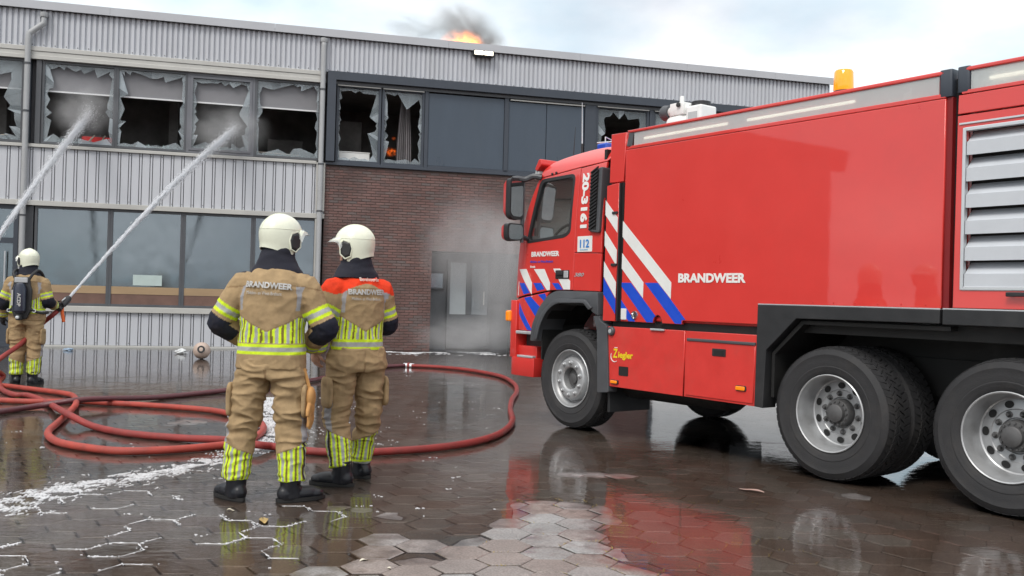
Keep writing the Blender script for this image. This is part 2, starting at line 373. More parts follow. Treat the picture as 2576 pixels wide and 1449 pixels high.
# standing water: one sheet at z = 0 that the higher stones break through
wm = bpy.data.materials.new('standing_water'); wm.use_nodes = True; t = wm.node_tree; t.nodes.clear(); n = t.nodes.new; l = t.links.new
o_ = n('ShaderNodeOutputMaterial'); tr = n('ShaderNodeBsdfTransparent'); tr.inputs[0].default_value = (.84, .80, .75, 1)
gl = n('ShaderNodeBsdfGlossy'); gl.inputs['Roughness'].default_value = .03; gl.inputs[0].default_value = (.92, .93, .95, 1)
fr = n('ShaderNodeFresnel'); fr.inputs[0].default_value = 1.45; mxs = n('ShaderNodeMixShader')
ge = n('ShaderNodeNewGeometry')
def rip(scale, stretch, dist, strength, prev=None):
    mp_ = n('ShaderNodeMapping'); mp_.inputs['Scale'].default_value = stretch; l(ge.outputs['Position'], mp_.inputs[0])
    q = n('ShaderNodeTexNoise'); q.inputs['Scale'].default_value = scale; q.inputs['Detail'].default_value = 4; q.inputs['Distortion'].default_value = .6; l(mp_.outputs[0], q.inputs[0])
    b = n('ShaderNodeBump'); b.inputs['Strength'].default_value = strength; b.inputs['Distance'].default_value = dist; l(q.outputs[0], b.inputs['Height'])
    if prev: l(prev, b.inputs['Normal'])
    return b.outputs[0]
nr = rip(1.3, (1, 1, 1), .009, .6); nr = rip(13, (.7, 1.6, 1), .0018, .6, nr)
l(nr, gl.inputs['Normal']); l(nr, fr.inputs['Normal'])
l(fr.outputs[0], mxs.inputs[0]); l(tr.outputs[0], mxs.inputs[1]); l(gl.outputs[0], mxs.inputs[2]); l(mxs.outputs[0], o_.inputs[0])
wtr = MB(); wtr.add([(-60, -12, 0), (60, -12, 0), (60, 60, 0), (-60, 60, 0)], [(0, 1, 2, 3)])
tag(wtr.build('water', wm, fix=False), kind='structure')

# ================================================================== BUILDING
BD = tag(empty('workshop_building', (0, FY, 0), FROT), 'grey metal clad workshop with broken upper windows and a brick bay', 'building')
CLAD = mat('grey_cladding', (.55, .566, .605), .42, var=.06, scale=1.6, stretch=(2.2, 1, .16), dirt=.26, dirtcol=(.32, .315, .31))
CLADT = mat('pale_trim', (.50, .495, .47), .45, var=.06, scale=2, dirt=.2, dirtcol=(.27, .25, .22))
COPE = mat('coping_grey', (.48, .49, .52), .4, var=.05, scale=1.2, dirt=.12, dirtcol=(.25, .25, .25))
GROOVE = mat('dark_gap', (.10, .10, .11), .7, var=.2)
FRAME = mat('window_frame_grey', (.085, .09, .10), .4, var=.12, scale=4, dirt=.15, dirtcol=(.2, .2, .2))
NAVY = mat('surround_blue_grey', (.050, .060, .078), .42, var=.12, scale=2, dirt=.12, dirtcol=(.12, .12, .13))
DPANEL = mat('slate_panel', (.062, .082, .110), .35, var=.14, scale=1.2, stretch=(1, 1, .3), dirt=.2, dirtcol=(.14, .155, .17), rvar=.12)
PIPE = mat('downpipe_grey', (.40, .41, .42), .45, var=.08, scale=3, dirt=.25, dirtcol=(.26, .25, .22))
BRICKM = bpy.data.materials.new('brown_brick'); BRICKM.use_nodes = True
t = BRICKM.node_tree; p = t.nodes['Principled BSDF']; n = t.nodes.new; l = t.links.new
ge = n('ShaderNodeNewGeometry'); cr = n('ShaderNodeValToRGB'); e = cr.color_ramp.elements
oi = n('ShaderNodeObjectInfo'); ad_ = n('ShaderNodeMath'); ad_.operation = 'ADD'; fr_ = n('ShaderNodeMath'); fr_.operation = 'FRACT'
l(ge.outputs['Random Per Island'], ad_.inputs[0]); l(oi.outputs['Random'], ad_.inputs[1]); l(ad_.outputs[0], fr_.inputs[0])
e[0].color = (.170, .112, .106, 1); e[1].color = (.250, .140, .124, 1); e.new(.3).color = (.205, .116, .104, 1); e.new(.62).color = (.230, .128, .114, 1); e.new(.85).color = (.175, .140, .134, 1)
l(fr_.outputs[0], cr.inputs[0])
nb = n('ShaderNodeTexNoise'); nb.inputs['Scale'].default_value = 1.3; nb.inputs['Detail'].default_value = 8; l(ge.outputs['Position'], nb.inputs[0])
rb = n('ShaderNodeMapRange'); rb.inputs[1].default_value = .3; rb.inputs[2].default_value = .7; rb.inputs[3].default_value = .55; rb.inputs[4].default_value = .92; l(nb.outputs[0], rb.inputs[0])
mm = n('ShaderNodeMix'); mm.data_type = 'RGBA'; mm.blend_type = 'MULTIPLY'; mm.inputs[0].default_value = 1; l(cr.outputs[0], mm.inputs[6]); l(rb.outputs[0], mm.inputs[7]); l(mm.outputs[2], p.inputs['Base Color'])
p.inputs['Roughness'].default_value = .8
nb2 = n('ShaderNodeTexNoise'); nb2.inputs['Scale'].default_value = 60; l(ge.outputs['Position'], nb2.inputs[0])
bp = n('ShaderNodeBump'); bp.inputs['Strength'].default_value = .5; bp.inputs['Distance'].default_value = .004; l(nb2.outputs[0], bp.inputs['Height']); l(bp.outputs[0], p.inputs['Normal'])
MORTAR = mat('mortar', (.13, .098, .088), .9, var=.2, scale=3)
CHAR = mat('charred_wall', (.17, .165, .16), .9, var=.75, scale=.9, bump=.4, bscale=5)
SHARD = mat('broken_glass', (.33, .38, .41), .06, var=.3, scale=3, alpha=.44, spec=.8, rvar=.05)
SHARDL = mat('broken_glass_dusty', (.42, .48, .52), .12, var=.3, scale=4, alpha=.62, spec=.7); SHARDC = mat('broken_glass_clear', (.26, .31, .34), .04, var=.2, scale=3, alpha=.32, spec=.9)
SHARDB = mat('broken_glass_green', (.36, .46, .46), .12, var=.4, scale=6, alpha=.65, spec=.7)
REFL = bpy.data.materials.new('dirty_window_glass'); REFL.use_nodes = True
t = REFL.node_tree; p = t.nodes['Principled BSDF']; n = t.nodes.new; l = t.links.new
p.inputs['Base Color'].default_value = (.075, .088, .092, 1); p.inputs['IOR'].default_value = 1.75; p.inputs['Roughness'].default_value = .05
mxw = n('ShaderNodeMixShader'); trw = n('ShaderNodeBsdfTransparent'); trw.inputs[0].default_value = (.80, .86, .87, 1); mxw.inputs[0].default_value = .45
glw = n('ShaderNodeBsdfGlossy'); glw.inputs[0].default_value = (.72, .84, .94, 1); mxg = n('ShaderNodeMixShader'); lww = n('ShaderNodeLayerWeight'); lww.inputs[0].default_value = .42; lwr = n('ShaderNodeMapRange'); lwr.inputs[3].default_value = .10; lwr.inputs[4].default_value = .95; l(lww.outputs['Fresnel'], lwr.inputs[0])
l(trw.outputs[0], mxw.inputs[1]); l(p.outputs[0], mxw.inputs[2]); l(lwr.outputs[0], mxg.inputs[0]); l(mxw.outputs[0], mxg.inputs[1]); l(glw.outputs[0], mxg.inputs[2]); l(mxg.outputs[0], t.nodes['Material Output'].inputs[0])
c = n('ShaderNodeTexCoord'); a = n('ShaderNodeTexNoise'); a.inputs['Scale'].default_value = .8; a.inputs['Detail'].default_value = 2; l(c.outputs['Object'], a.inputs[0])
bp = n('ShaderNodeBump'); bp.inputs['Strength'].default_value = .25; bp.inputs['Distance'].default_value = .02; l(a.outputs[0], bp.inputs['Height']); l(bp.outputs[0], p.inputs['Normal']); l(bp.outputs[0], glw.inputs['Normal'])
a2 = n('ShaderNodeTexNoise'); a2.inputs['Scale'].default_value = 4; a2.inputs['Detail'].default_value = 8; l(c.outputs['Object'], a2.inputs[0])
r_ = n('ShaderNodeMapRange'); r_.inputs[1].default_value = .3; r_.inputs[2].default_value = .75; r_.inputs[3].default_value = .04; r_.inputs[4].default_value = .16; l(a2.outputs[0], r_.inputs[0]); l(r_.outputs[0], p.inputs['Roughness']); l(r_.outputs[0], glw.inputs['Roughness'])

S0, S1, SE = -16.0, -4.76, 8.95                    # left end, corner of the brick bay, right end (along the facade)
# ---- roof coping in lengths with open joints
xs = [S0, -13.1, -9.55, -5.95, -1.80, 1.62, 4.6, 7.2, SE + .06]
for a, b in zip(xs[:-1], xs[1:]):
    MB().sweep([(-.10, 7.475), (-.10, 7.655), (.34, 7.665), (.34, 7.60), (-.06, 7.60), (-.06, 7.475)], a + .002, b - .002).build('coping', COPE, BD)
# ---- upper corrugated sheets
def corrugated(x0, x1, z0, z1, pitch, depth, top=.62, y=0.):
    m = MB(); pts = []; k = int(round((x1 - x0) / pitch)); pt = (x1 - x0) / k; sl_ = .10 * pt
    for i in range(k):
        a = x0 + i * pt
        pts += [(a, y), (a + top * pt - sl_, y), (a + top * pt, y + depth), (a + pt - sl_, y + depth)]
    pts.append((x1, y))
    v = [(p[0], p[1], z0) for p in pts] + [(p[0], p[1], z1) for p in pts]; n_ = len(pts)
    m.add(v, [(i, i + 1, i + 1 + n_, i + n_) for i in range(n_ - 1)])
    return m
x = S0
while x < SE - .01:
    x2 = min(x + 1.035, SE)
    if SE - x2 < .3: x2 = SE
    corrugated(x, x2, 6.655, 7.478, .115, .042).build('corrugated_sheet', CLAD, BD, fix=False)
    x = x2
sc = MB()                                          # fixing screws along the lower edge of the sheets
k = S0 + .035
while k < SE:
    sc.lathe([(.0, -.012), (.011, -.010), (.012, 0)], (k, 0, 6.70), 'y', 6); k += .23
tag(sc.build('sheet_screws', HUBM, BD), kind='stuff')
MB().box(S0, SE, .05, .2, 6.40, 7.60).build('parapet_core', GROOVE, BD)
MB().box(SE - .02, SE + .0, .02, 11.8, 0, 7.6).build('end_wall', CLAD, BD)
MB().box(S0, SE - .03, .35, 11.8, 7.30, 7.45).build('roof', mat('roof_felt', (.06, .06, .06), .8, var=.2), BD)
MB().box(S0, SE - .03, 11.6, 11.8, 0, 7.3).build('rear_wall', CHAR, BD)
MB().box(S0 - .02, S0, .02, 11.8, 0, 7.6).build('end_wall', CLAD, BD)
# ---- pale trims of the left part
def trim(z0, z1, x0, x1, d, name='trim', m=CLADT):
    return MB().sweep([(-d, z0), (-d, z1 - .01), (-d + .012, z1), (.06, z1), (.06, z0)], x0, x1).build(name, m, BD)
trim(6.555, 6.653, S0, S1 + .02, .05); trim(6.465, 6.553, S0, S1 + .02, .035); trim(6.375, 6.463, S0, S1 + .02, .055)
trim(4.425, 4.495, S0, S1 - .15, .06); trim(3.135, 3.245, S0, S1 + .07, .05); trim(.80, .925, -11.05, S1 - .1, .07); trim(-.02, .045, -11.05, S1 - .1, .02)
# ---- flat panels separated by pairs of dark grooves
def band(z0, z1, x0, x1):
    MB().box(x0, x1, .035, .09, z0, z1).build('groove_backing', GROOVE, BD)
    pm = MB().box(-.0775, .0775, -.0, .036, z0 + .004, z1 - .004).mesh('cladding_panel', bevel=.004, seg=1); pm.materials.append(CLAD)
    rm = MB().box(-.0205, .0205, -.004, .036, z0 + .004, z1 - .004)
    rm = rm.mesh('cladding_rib', bevel=.004, seg=1); rm.materials.append(CLAD)
    sm = MB().lathe([(0, -.012), (.009, -.010), (.010, -.003)], (0, 0, z1 - .06), 'y', 6).lathe([(0, -.012), (.009, -.010), (.010, -.003)], (0, 0, z0 + .06), 'y', 6).mesh('screws'); sm.materials.append(HUBM)
    k = x0 + .12
    while k < x1 - .1:
        link('cladding_panel', pm, None, BD, (k, random.uniform(-.002, .002), 0))
        r = link('cladding_rib', rm, None, BD, (k + .1135, 0, 0)); link('rib_screws', sm, None, r)
        k += .227
band(3.245, 4.425, S0 + 1.5, S1 + .05); band(.045, .80, -11.02, S1 - .06)
# ---- windows
def frame_rect(m, x0, x1, z0, z1, w_, y0, y1):
    m.box(x0, x0 + w_, y0, y1, z0, z1); m.box(x1 - w_, x1, y0, y1, z0, z1)
    m.box(x0 + w_, x1 - w_, y0, y1, z0, z0 + w_); m.box(x0 + w_, x1 - w_, y0, y1, z1 - w_, z1)
rs = random.Random(21)
def shards(par, x0, x1, z0, z1, y, open_=.92, jag=.10, big=(), matr=SHARD, c=(.5, .5)):
    """glass left standing round an irregular hole: the pane is cut along rays from the point of
    impact and each piece between two cracks is a shard of its own; big = (angle deg, half width deg, reach)"""
    cx, cz = x0 + (x1 - x0) * c[0], z0 + (z1 - z0) * c[1]
    def edge(a):
        dx, dz = cos(a), sin(a); t_ = []
        if dx > 1e-9: t_.append((x1 - cx) / dx)
        if dx < -1e-9: t_.append((x0 - cx) / dx)
        if dz > 1e-9: t_.append((z1 - cz) / dz)
        if dz < -1e-9: t_.append((z0 - cz) / dz)
        return min(t_)
    ang = []; a = rs.uniform(0, .2)
    while a < 2 * pi - .06: ang.append(a); a += rs.choice((.09, .13, .19, .30)) * rs.uniform(.7, 1.3)
    cor = [atan2(z - cz, x - cx) % (2 * pi) for x in (x0, x1) for z in (z0, z1)]
    ang = sorted(ang + cor); rr = []
    for i, a in enumerate(ang):
        f = min(.985, open_ + rs.uniform(0, .05)) if i % 2 else open_ - rs.choice((.01, .03, .06, .10, .17)) * rs.uniform(.6, 1.2) * jag * 12
        for (ba, bw, br) in big:
            d = abs((a - radians(ba) + pi) % (2 * pi) - pi)
            if d < radians(bw): f = min(f, br + (open_ - br) * (d / radians(bw)) ** 1.3 + rs.uniform(-.03, .03))
        rr.append(max(.12, f) * edge(a))
    n_ = len(ang)
    for i in range(n_):
        j = (i + 1) % n_; a, b = ang[i], ang[j]; ea, eb = edge(a) * .9995, edge(b) * .9995
        P = [(cx + rr[i] * cos(a), cz + rr[i] * sin(a)), (cx + ea * cos(a), cz + ea * sin(a)), (cx + eb * cos(b), cz + eb * sin(b)), (cx + rr[j] * cos(b), cz + rr[j] * sin(b))]
        if rs.random() < .0:                                   # a curved break between two cracks
            m_ = ((P[0][0] + P[3][0]) / 2, (P[0][1] + P[3][1]) / 2); k = rs.uniform(-.04, .05); P.append((m_[0] + cos((a + b) / 2) * k, m_[1] + sin((a + b) / 2) * k))
        if max(abs(ea - rr[i]), abs(eb - rr[j])) < .012: continue
        yy = y + rs.uniform(-.003, .003); MB().prism(P, yy, yy + .006).build('glass_shard', rs.choice((matr, matr, matr, matr, SHARDL, SHARDC)), par)
def room(x0, x1, z0, z1, dep, name):
    m = MB(); q = [(x0, .25, z0), (x1, .25, z0), (x1, dep, z0), (x0, dep, z0), (x0, .25, z1), (x1, .25, z1), (x1, dep, z1), (x0, dep, z1)]
    m.add(q, [(0, 1, 2, 3), (4, 7, 6, 5), (2, 6, 7, 3), (0, 3, 7, 4), (1, 5, 6, 2)])
    return m.build(name, CHAR, BD, fix=False)
room(S0, S1, 4.3, 6.4, 3.4, 'burnt_room'); room(S1 + .02, SE - .1, 4.3, 6.4, 3.4, 'burnt_room')
for x_, w_, z_ in [(-12.4, .5, 5.9), (-8.35, .22, 6.38), (-5.6, .9, 5.3), (-10.4, 1.1, 5.1), (-7.2, .7, 5.5), (-3.95, .6, 5.9)]:
    MB().box(x_ - w_ / 2, x_ + w_ / 2, 2.2, 2.6, 4.31, z_).build('burnt_cupboard', CHAR, BD, bevel=.02)
room(S0, S1, .3, 3.3, 3.5, 'ground_floor_room')
def crumbs(par, x0, x1, z0):
    m = MB()
    for _ in range(70):
        k = rs.uniform(x0, x1); h = rs.uniform(.02, .09) * (1.4 if rs.random() < .2 else .8); w_ = rs.uniform(.015, .06); y_ = rs.uniform(.07, .16); l_ = rs.uniform(-.04, .04)
        m.prism([(k - w_, z0), (k + w_, z0), (k + l_, z0 + h)], y_, y_ + .005)
    tag(m.build('glass_crumbs', SHARDB, par), kind='stuff')
DSL = mat('added_white_shutter', (.80, .82, .83), .4, var=.05, scale=2)
BLIND = mat('roller_blind', (.235, .235, .25), .75, var=.06, scale=3, dirt=.3, dirtcol=(.16, .16, .165))
BAR = mat('white_bar', (.72, .73, .74), .4, var=.04)
def window(name, x0, x1, z0, z1, inner=False):
    w_ = MB(); frame_rect(w_, x0, x1, z0, z1, .055, .03, .12)
    if inner: frame_rect(w_, x0 + .057, x1 - .057, z0 + .06, z1 - .06, .06, .015, .10)
    return w_.build(name, FRAME if not inner else mat('sash_grey', (.155, .16, .18), .4, var=.08), BD, bevel=.004, seg=1)
UZ0, UZ1 = 4.515, 6.37
ups = [(-13.0, -11.28), (-10.93, -9.39), (-9.39, -7.86), (-7.86, -6.36), (-6.36, -4.83)]
sides = [dict(open_=.86, jag=.10, big=((20, 30, .62), (65, 25, .6)), c=(.45, .42)), dict(open_=.90, jag=.07, big=((140, 14, .70), (5, 14, .80), (250, 30, .84)), c=(.5, .48)), dict(open_=.92, jag=.08, big=((85, 16, .80), (180, 10, .80), (345, 8, .88))),
         dict(open_=.90, jag=.07, big=((15, 26, .66), (-40, 14, .82), (190, 8, .80)), c=(.48, .46)), dict(open_=.93, jag=.06, big=((120, 16, .76), (165, 14, .80), (-70, 16, .72)))]
for i, ((a, b), sd) in enumerate(zip(ups, sides)):
    wn = window('window', a, b, UZ0, UZ1, inner=(i == 3))
    ins = .117 if i == 3 else .055
    shards(wn, a + ins, b - ins, UZ0 + ins, UZ1 - ins, .06, **sd); crumbs(wn, a + ins, b - ins, UZ0 + ins)
    zb = [5.735, 5.735, 5.735, 5.735, 5.73][i]
    bl = MB().box(a + .06, b - .06, .17, .174, zb, UZ1 - .02).build('blind', BLIND, wn)
    MB().box(a + .06, b - .06, .155, .185, zb - .032, zb).build('blind_bar', BAR, bl)
MB().box(-11.28, -11.15, .03, .2, UZ0, UZ1).build('post', NAVY, BD); MB().box(-11.04, -10.935, .0, .2, UZ0, UZ1).build('post', FRAME, BD)
MB().box(-11.15, -11.04, .16, .2, UZ0, UZ1).build('post_gap', GROOVE, BD)
# rubble lying on the upper sills
RUB = mat('pale_rubble', (.35, .31, .26), .8, var=.4, scale=8)
for (x_, z_, ln, an) in [(-12.1, 4.66, .9, .1), (-8.7, 4.62, 1.1, -.02), (-5.9, 4.66, 1.2, -.03), (-9.95, 4.70, .3, .9), (-9.7, 4.70, .28, 1.1)]:
    MB().tube([(x_ - ln / 2 * cos(an), .3, z_ - ln / 2 * sin(an)), (x_ + ln / 2 * cos(an), .32, z_ + ln / 2 * sin(an))], .018, 5).build('fallen_batten', RUB, BD)
# lower windows: large whole panes
LZ0, LZ1 = .93, 3.13
low = [(-10.99, -9.43), (-9.43, -7.87), (-7.87, -6.31), (-6.31, -4.86)]
LEDGE = mat('wood_ledge', (.38, .265, .155), .6, var=.15, scale=3, stretch=(.3, 1, 3)); LBR = mat('brown_board', (.17, .10, .08), .7, var=.25, scale=3)
for i, (a, b) in enumerate(low):
    wn = window('window', a, b, LZ0, LZ1)
    MB().box(a + .05, b - .05, .068, .074, LZ0 + .05, LZ1 - .05).build('pane', REFL, wn)
    MB().box(a + .056, b - .056, .040, .062, 1.215, 1.385).build('ledge', LEDGE, wn)
    MB().box(a + .056, b - .056, .048, .062, .985, 1.213).build('board', LBR, wn)
    if i == 1: MB().box(-8.92, -8.30, .060, .066, 1.42, 1.66).build('paper_notice', mat('paper_pale', (.50, .60, .58), .6, var=.06), wn)
# ---- entrance at the far left
dr_ = MB(); frame_rect(dr_, -12.6, -11.32, .0, 3.13, .09, .04, .16); dr_.box(-12.51, -11.41, .04, .16, 2.28, 2.40)
DO = dr_.build('glazed_door', NAVY, BD)
MB().box(-12.5, -11.42, .09, .096, .05, 2.28).build('pane', REFL, DO); MB().box(-12.5, -11.42, .09, .096, 2.40, 3.05).build('pane', REFL, DO)
MB().tube([(-11.55, -.02, 1.0), (-11.55, -.02, 2.1)], .018, 8).build('pull_handle', ALU, DO)
MB().box(-12.45, -11.45, .07, .088, .06, .75).build('kick_panel', NAVY, DO)
MB().box(-11.32, -11.02, .05, .2, 0, 3.13).build('post', FRAME, BD)
MB().box(S0, -12.6, .05, .2, 0, 3.13).build('post', NAVY, BD)
# ---- downpipes
def downpipe(x_, top, outlet):
    y_ = -.10; d = MB()
    if outlet: pts = [(x_ + .30, .03, top), (x_ + .30, -.09, top), (x_ + .30, -.10, top - .18), (x_ + .02, -.10, top - .42), (x_, -.10, top - .55), (x_ - .005, -.11, .3)]
    else: pts = [(x_, .03, top), (x_, -.07, top + .01), (x_, -.10, top - .06), (x_, -.10, top - .3), (x_, -.11, .0)]
    r = [.05, .05] + [.062] * (len(pts) - 2)
    q = []; rr = []
    for i in range(len(pts) - 1):
        for j in range(3): q.append(Vector(pts[i]).lerp(Vector(pts[i + 1]), j / 3)); rr.append(r[i] + (r[i + 1] - r[i]) * j / 3)
    q.append(pts[-1]); rr.append(r[-1])
    o = d.tube(q, rr, 12).build('downpipe', PIPE, BD, smooth=True, ang=60)
    for z_ in ((6.25, 5.2, 2.9, 1.2) if outlet else (6.2, 4.42, 3.3)):
        MB().lathe([(.064, -.02), (.070, -.02), (.070, .02), (.064, .02)], (x_ - (.005 if outlet else 0), -.105, z_), 'z', 14).build('pipe_clip', FRAME, o)
    MB().lathe([(.0, .0), (.075, 0), (.085, .04), (.085, .1), (0, .1)], (x_ + (.30 if outlet else 0), -.09, top - .04), 'z', 14).build('outlet', PIPE, o, smooth=True)
    return o
downpipe(-11.20, 7.34, True); downpipe(-4.81, 7.36, False)
MB().box(-4.905, -4.70, -.075, -.03, 3.30, 4.46).build('corner_flashing', CLADT, BD); MB().box(-4.905, -4.87, -.06, .05, .0, 3.12).build('corner_flashing', CLADT, BD)
# ---- dark surround of the right bay
bx0, bx1 = -4.70, 8.9
sur = MB(); sur.box(bx0, bx1, -.16, .12, 6.45, 6.652); sur.box(bx0, bx0 + .20, -.16, .12, 4.50, 6.45); sur.box(bx0, bx1, -.07, .12, 4.425, 4.50)
SUR = sur.build('window_surround', NAVY, BD, bevel=.006, seg=1)
MB().box(bx0 + .2, bx1, -.05, .1, 6.37, 6.448).build('inner_head', FRAME, SUR)
wins = [(-4.47, -3.40, dict(open_=.93, jag=.06, big=((35, 26, .62), (-35, 24, .52)), c=(.42, .5))), (-3.38, -2.34, dict(open_=.90, jag=.08, big=((78, 18, .52), (150, 10, .76), (20, 10, .8)))),
        (2.13, 3.60, dict(open_=.90, jag=.08, big=((50, 18, .66), (130, 18, .64)), c=(.5, .35), matr=SHARDC)), (3.72, 5.2, dict(open_=.7, jag=.15))]
for a, b, sd in wins:
    w_ = MB(); frame_rect(w_, a, b, 4.505, 6.37, .06, .0, .10); wn = w_.build('window', NAVY, BD, bevel=.004, seg=1)
    shards(wn, a + .06, b - .06, 4.565, 6.31, .05, **sd)
    MB().box(a + .02, b - .02, -.055, -.035, 6.335, 6.36).build('head_strip', CLADT, wn)
for a, b, z1_ in [(-2.24, -.32, 6.34), (-.20, .785, 6.30), (.80, 1.80, 6.30), (5.3, 8.85, 6.34)]:
    MB().box(a, b, .0, .06, 4.56, z1_).build('infill_panel', DPANEL, BD, bevel=.004, seg=1)
MB().box(-.18, 1.80, -.055, -.03, 6.315, 6.345).build('head_strip', CLADT, BD)
fm = MB()
for a, b in [(-2.335, -2.245), (-.315, -.205), (1.82, 2.125), (3.605, 3.715), (5.205, 5.295)]: fm.box(a, b, -.03, .10, 4.505, 6.37)
fm.box(-2.24, 8.85, -.03, .08, 4.503, 4.555)
fm.build('mullions', NAVY, BD, bevel=.004, seg=1)
# things seen inside the burnt rooms
cur = MB(); P = []
for k in range(25): P.append((-2.95 + .42 * k / 24, .55 + .05 * sin(k * 1.9)))
cv = []
for z_, wdt in ((4.4, 1.0), (5.2, .9), (6.0, .62), (6.35, .45)): cv += [(-2.74 + (p_[0] + 2.74) * wdt, p_[1], z_) for p_ in P]
cur.add(cv, [(i * 25 + k, i * 25 + k + 1, (i + 1) * 25 + k + 1, (i + 1) * 25 + k) for i in range(3) for k in range(24)])
tag(cur.build('curtain', mat('sooty_curtain', (.33, .31, .32), .9, var=.2, scale=3), smooth=True), 'grey curtain hanging in the broken window of the brick bay', 'curtain').parent = None
bpy.data.objects['curtain'].matrix_world = Matrix.Translation((0, FY, 0)) @ Matrix.Rotation(FROT, 4, 'Z')
rad_ = empty('radiator'); rad_.matrix_world = Matrix.Translation((0, FY, 0)) @ Matrix.Rotation(FROT, 4, 'Z')
tag(rad_, 'white radiator behind the leftmost broken window of the brick bay', 'radiator')
MB().box(-4.36, -3.62, .30, .38, 4.45, 4.80).build('radiator_panel', WPAINT, rad_, bevel=.01)
MB().box(-4.37, -3.61, .29, .39, 4.80, 4.82).build('radiator_top', WPAINT, rad_)
cr_ = empty('red_crate'); cr_.matrix_world = rad_.matrix_world
tag(cr_, 'red plastic crate lying behind the second broken upper window', 'crate')
rc = MB(); rc.box(-10.15, -9.45, .45, .48, 4.68, 4.80); rc.box(-10.15, -9.45, .75, .78, 4.68, 4.80); rc.box(-10.15, -10.12, .48, .75, 4.68, 4.80); rc.box(-9.48, -9.45, .48, .75, 4.68, 4.80)
rc.build('crate_wall', mat('crate_red', (.55, .02, .02), .5, var=.15), cr_, bevel=.006, seg=1)
MB().box(-10.15, -9.45, .45, .78, 4.66, 4.69).build('crate_base', MATS['crate_red'], cr_)
MB().box(-10.3, -9.3, .40, .85, 4.30, 4.655).build('crate_stand', CHAR, cr_)
# ---- brick wall: every brick its own block, joints recessed
BW = MB().box(-4.70, SE - .03, .012, .24, .0, 4.425)
DX0, DX1, DZ = -2.06, .15, 2.46
bw = MB(); bw.box(-4.70, DX0, .012, .24, 0, 4.425); bw.box(DX0, DX1, .012, .24, DZ, 4.425); bw.box(DX1, SE - .03, .012, .24, 0, 4.425)
WALL = bw.build('brick_wall', MORTAR, BD)
RD = empty('added_roller_door', (0, 0, 0), 0, BD)  # unseen bright door, added to whiten the reflection under the truck
for k in range(24): MB().sweep([(-.01, .004 + k * .124), (-.035, .03 + k * .124), (-.035, .10 + k * .124), (-.01, .124 + k * .124), (.0, .124 + k * .124), (.0, .004 + k * .124)], 3.85, 8.2).build('door_slat', DSL, RD)
frd = MB(); frd.box(3.75, 3.85, -.06, .0, 0, 3.08); frd.box(8.2, 8.3, -.06, .0, 0, 3.08); frd.box(3.85, 8.2, -.06, .0, 2.98, 3.08); frd.build('door_frame', FRAME, RD)
bl_ = []; rb_ = random.Random(5); ch = .0665; bwid = .222
for r in range(66):
    z0 = .004 + r * ch; x_ = -4.695 - (bwid / 2 if r % 2 else 0)
    while x_ < 6.2:
        a, b = max(x_, -4.695), x_ + bwid - .011
        if z0 < DZ:
            if a < DX0 < b: b = DX0
            if a < DX1 < b: a = DX1
            if DX0 - .001 <= a and b <= DX1 + .001: x_ += bwid; continue
        if z0 < 3.1 and b > 3.74: x_ += bwid; continue
        if b - a > .03: bl_.append((a, b, z0, z0 + ch - .011))
        x_ += bwid
bl_.sort(key=lambda q: (q[0] + 4.7) * .8 + abs(q[2] - 2.2) * .6)
def brick_v(q):
    a, b, z0, z1 = q; y_ = rb_.uniform(-.003, .003); tl = rb_.uniform(-.0015, .0015)
    return [(a, .02, z0), (b, .02, z0), (b, .02, z1), (a, .02, z1), (a + .003, y_ - tl, z0 + .003), (b - .003, y_ + tl, z0 + .003), (b - .003, y_ + tl, z1 - .003), (a + .003, y_ - tl, z1 - .003)]
BF = [(4, 5, 6, 7), (0, 1, 5, 4), (1, 2, 6, 5), (2, 3, 7, 6), (3, 0, 4, 7)]
for q in bl_[:290]: MB().add(brick_v(q), BF).build('brick', BRICKM, WALL, fix=False)
m = MB()
for q in bl_[290:]: m.add(brick_v(q), BF)
tag(m.build('brick_field', BRICKM, WALL, fix=False), kind='stuff')
# ---- recessed entrance in the brick bay
GD = mat('grey_door', (.155, .165, .175), .45, var=.1, scale=2, dirt=.2, dirtcol=(.1, .1, .1)); PALE = mat('pale_pane', (.50, .55, .57), .15, var=.1, scale=1, spec=.8)
rc = MB(); rc.box(DX0, DX1, .9, .95, 0, DZ); rc.box(DX0 - .01, DX0, .24, .9, 0, DZ); rc.box(DX1, DX1 + .01, .24, .9, 0, DZ); rc.box(DX0, DX1, .24, .9, DZ, DZ + .01)
rc.build('porch_lining', GD, BD)
dd = MB(); frame_rect(dd, -1.50, -.35, .02, 2.30, .07, .80, .88); dd.box(-1.43, -.42, .82, .87, .02, .90); dd.box(-1.0, -.86, .81, .87, .9, 2.23)
DD = dd.build('entrance_door', GD, BD, bevel=.005, seg=1)
MB().box(-1.43, -1.0, .845, .85, .9, 2.23).build('pane', PALE, DD); MB().box(-.86, -.42, .845, .85, .9, 2.23).build('pane', mat('grey_pane', (.3, .33, .35), .15, var=.1, spec=.8), DD)
MB().tube([(-.55, .74, 1.15), (-.55, .74, 1.5)], .018, 8).build('pull_handle', WPAINT, DD)
sw = MB(); frame_rect(sw, -2.02, -1.56, 1.52, 1.98, .05, .80, .88); SWN = sw.build('side_window', FRAME, BD)
MB().box(-1.97, -1.61, .84, .846, 1.57, 1.93).build('pane', REFL, SWN)
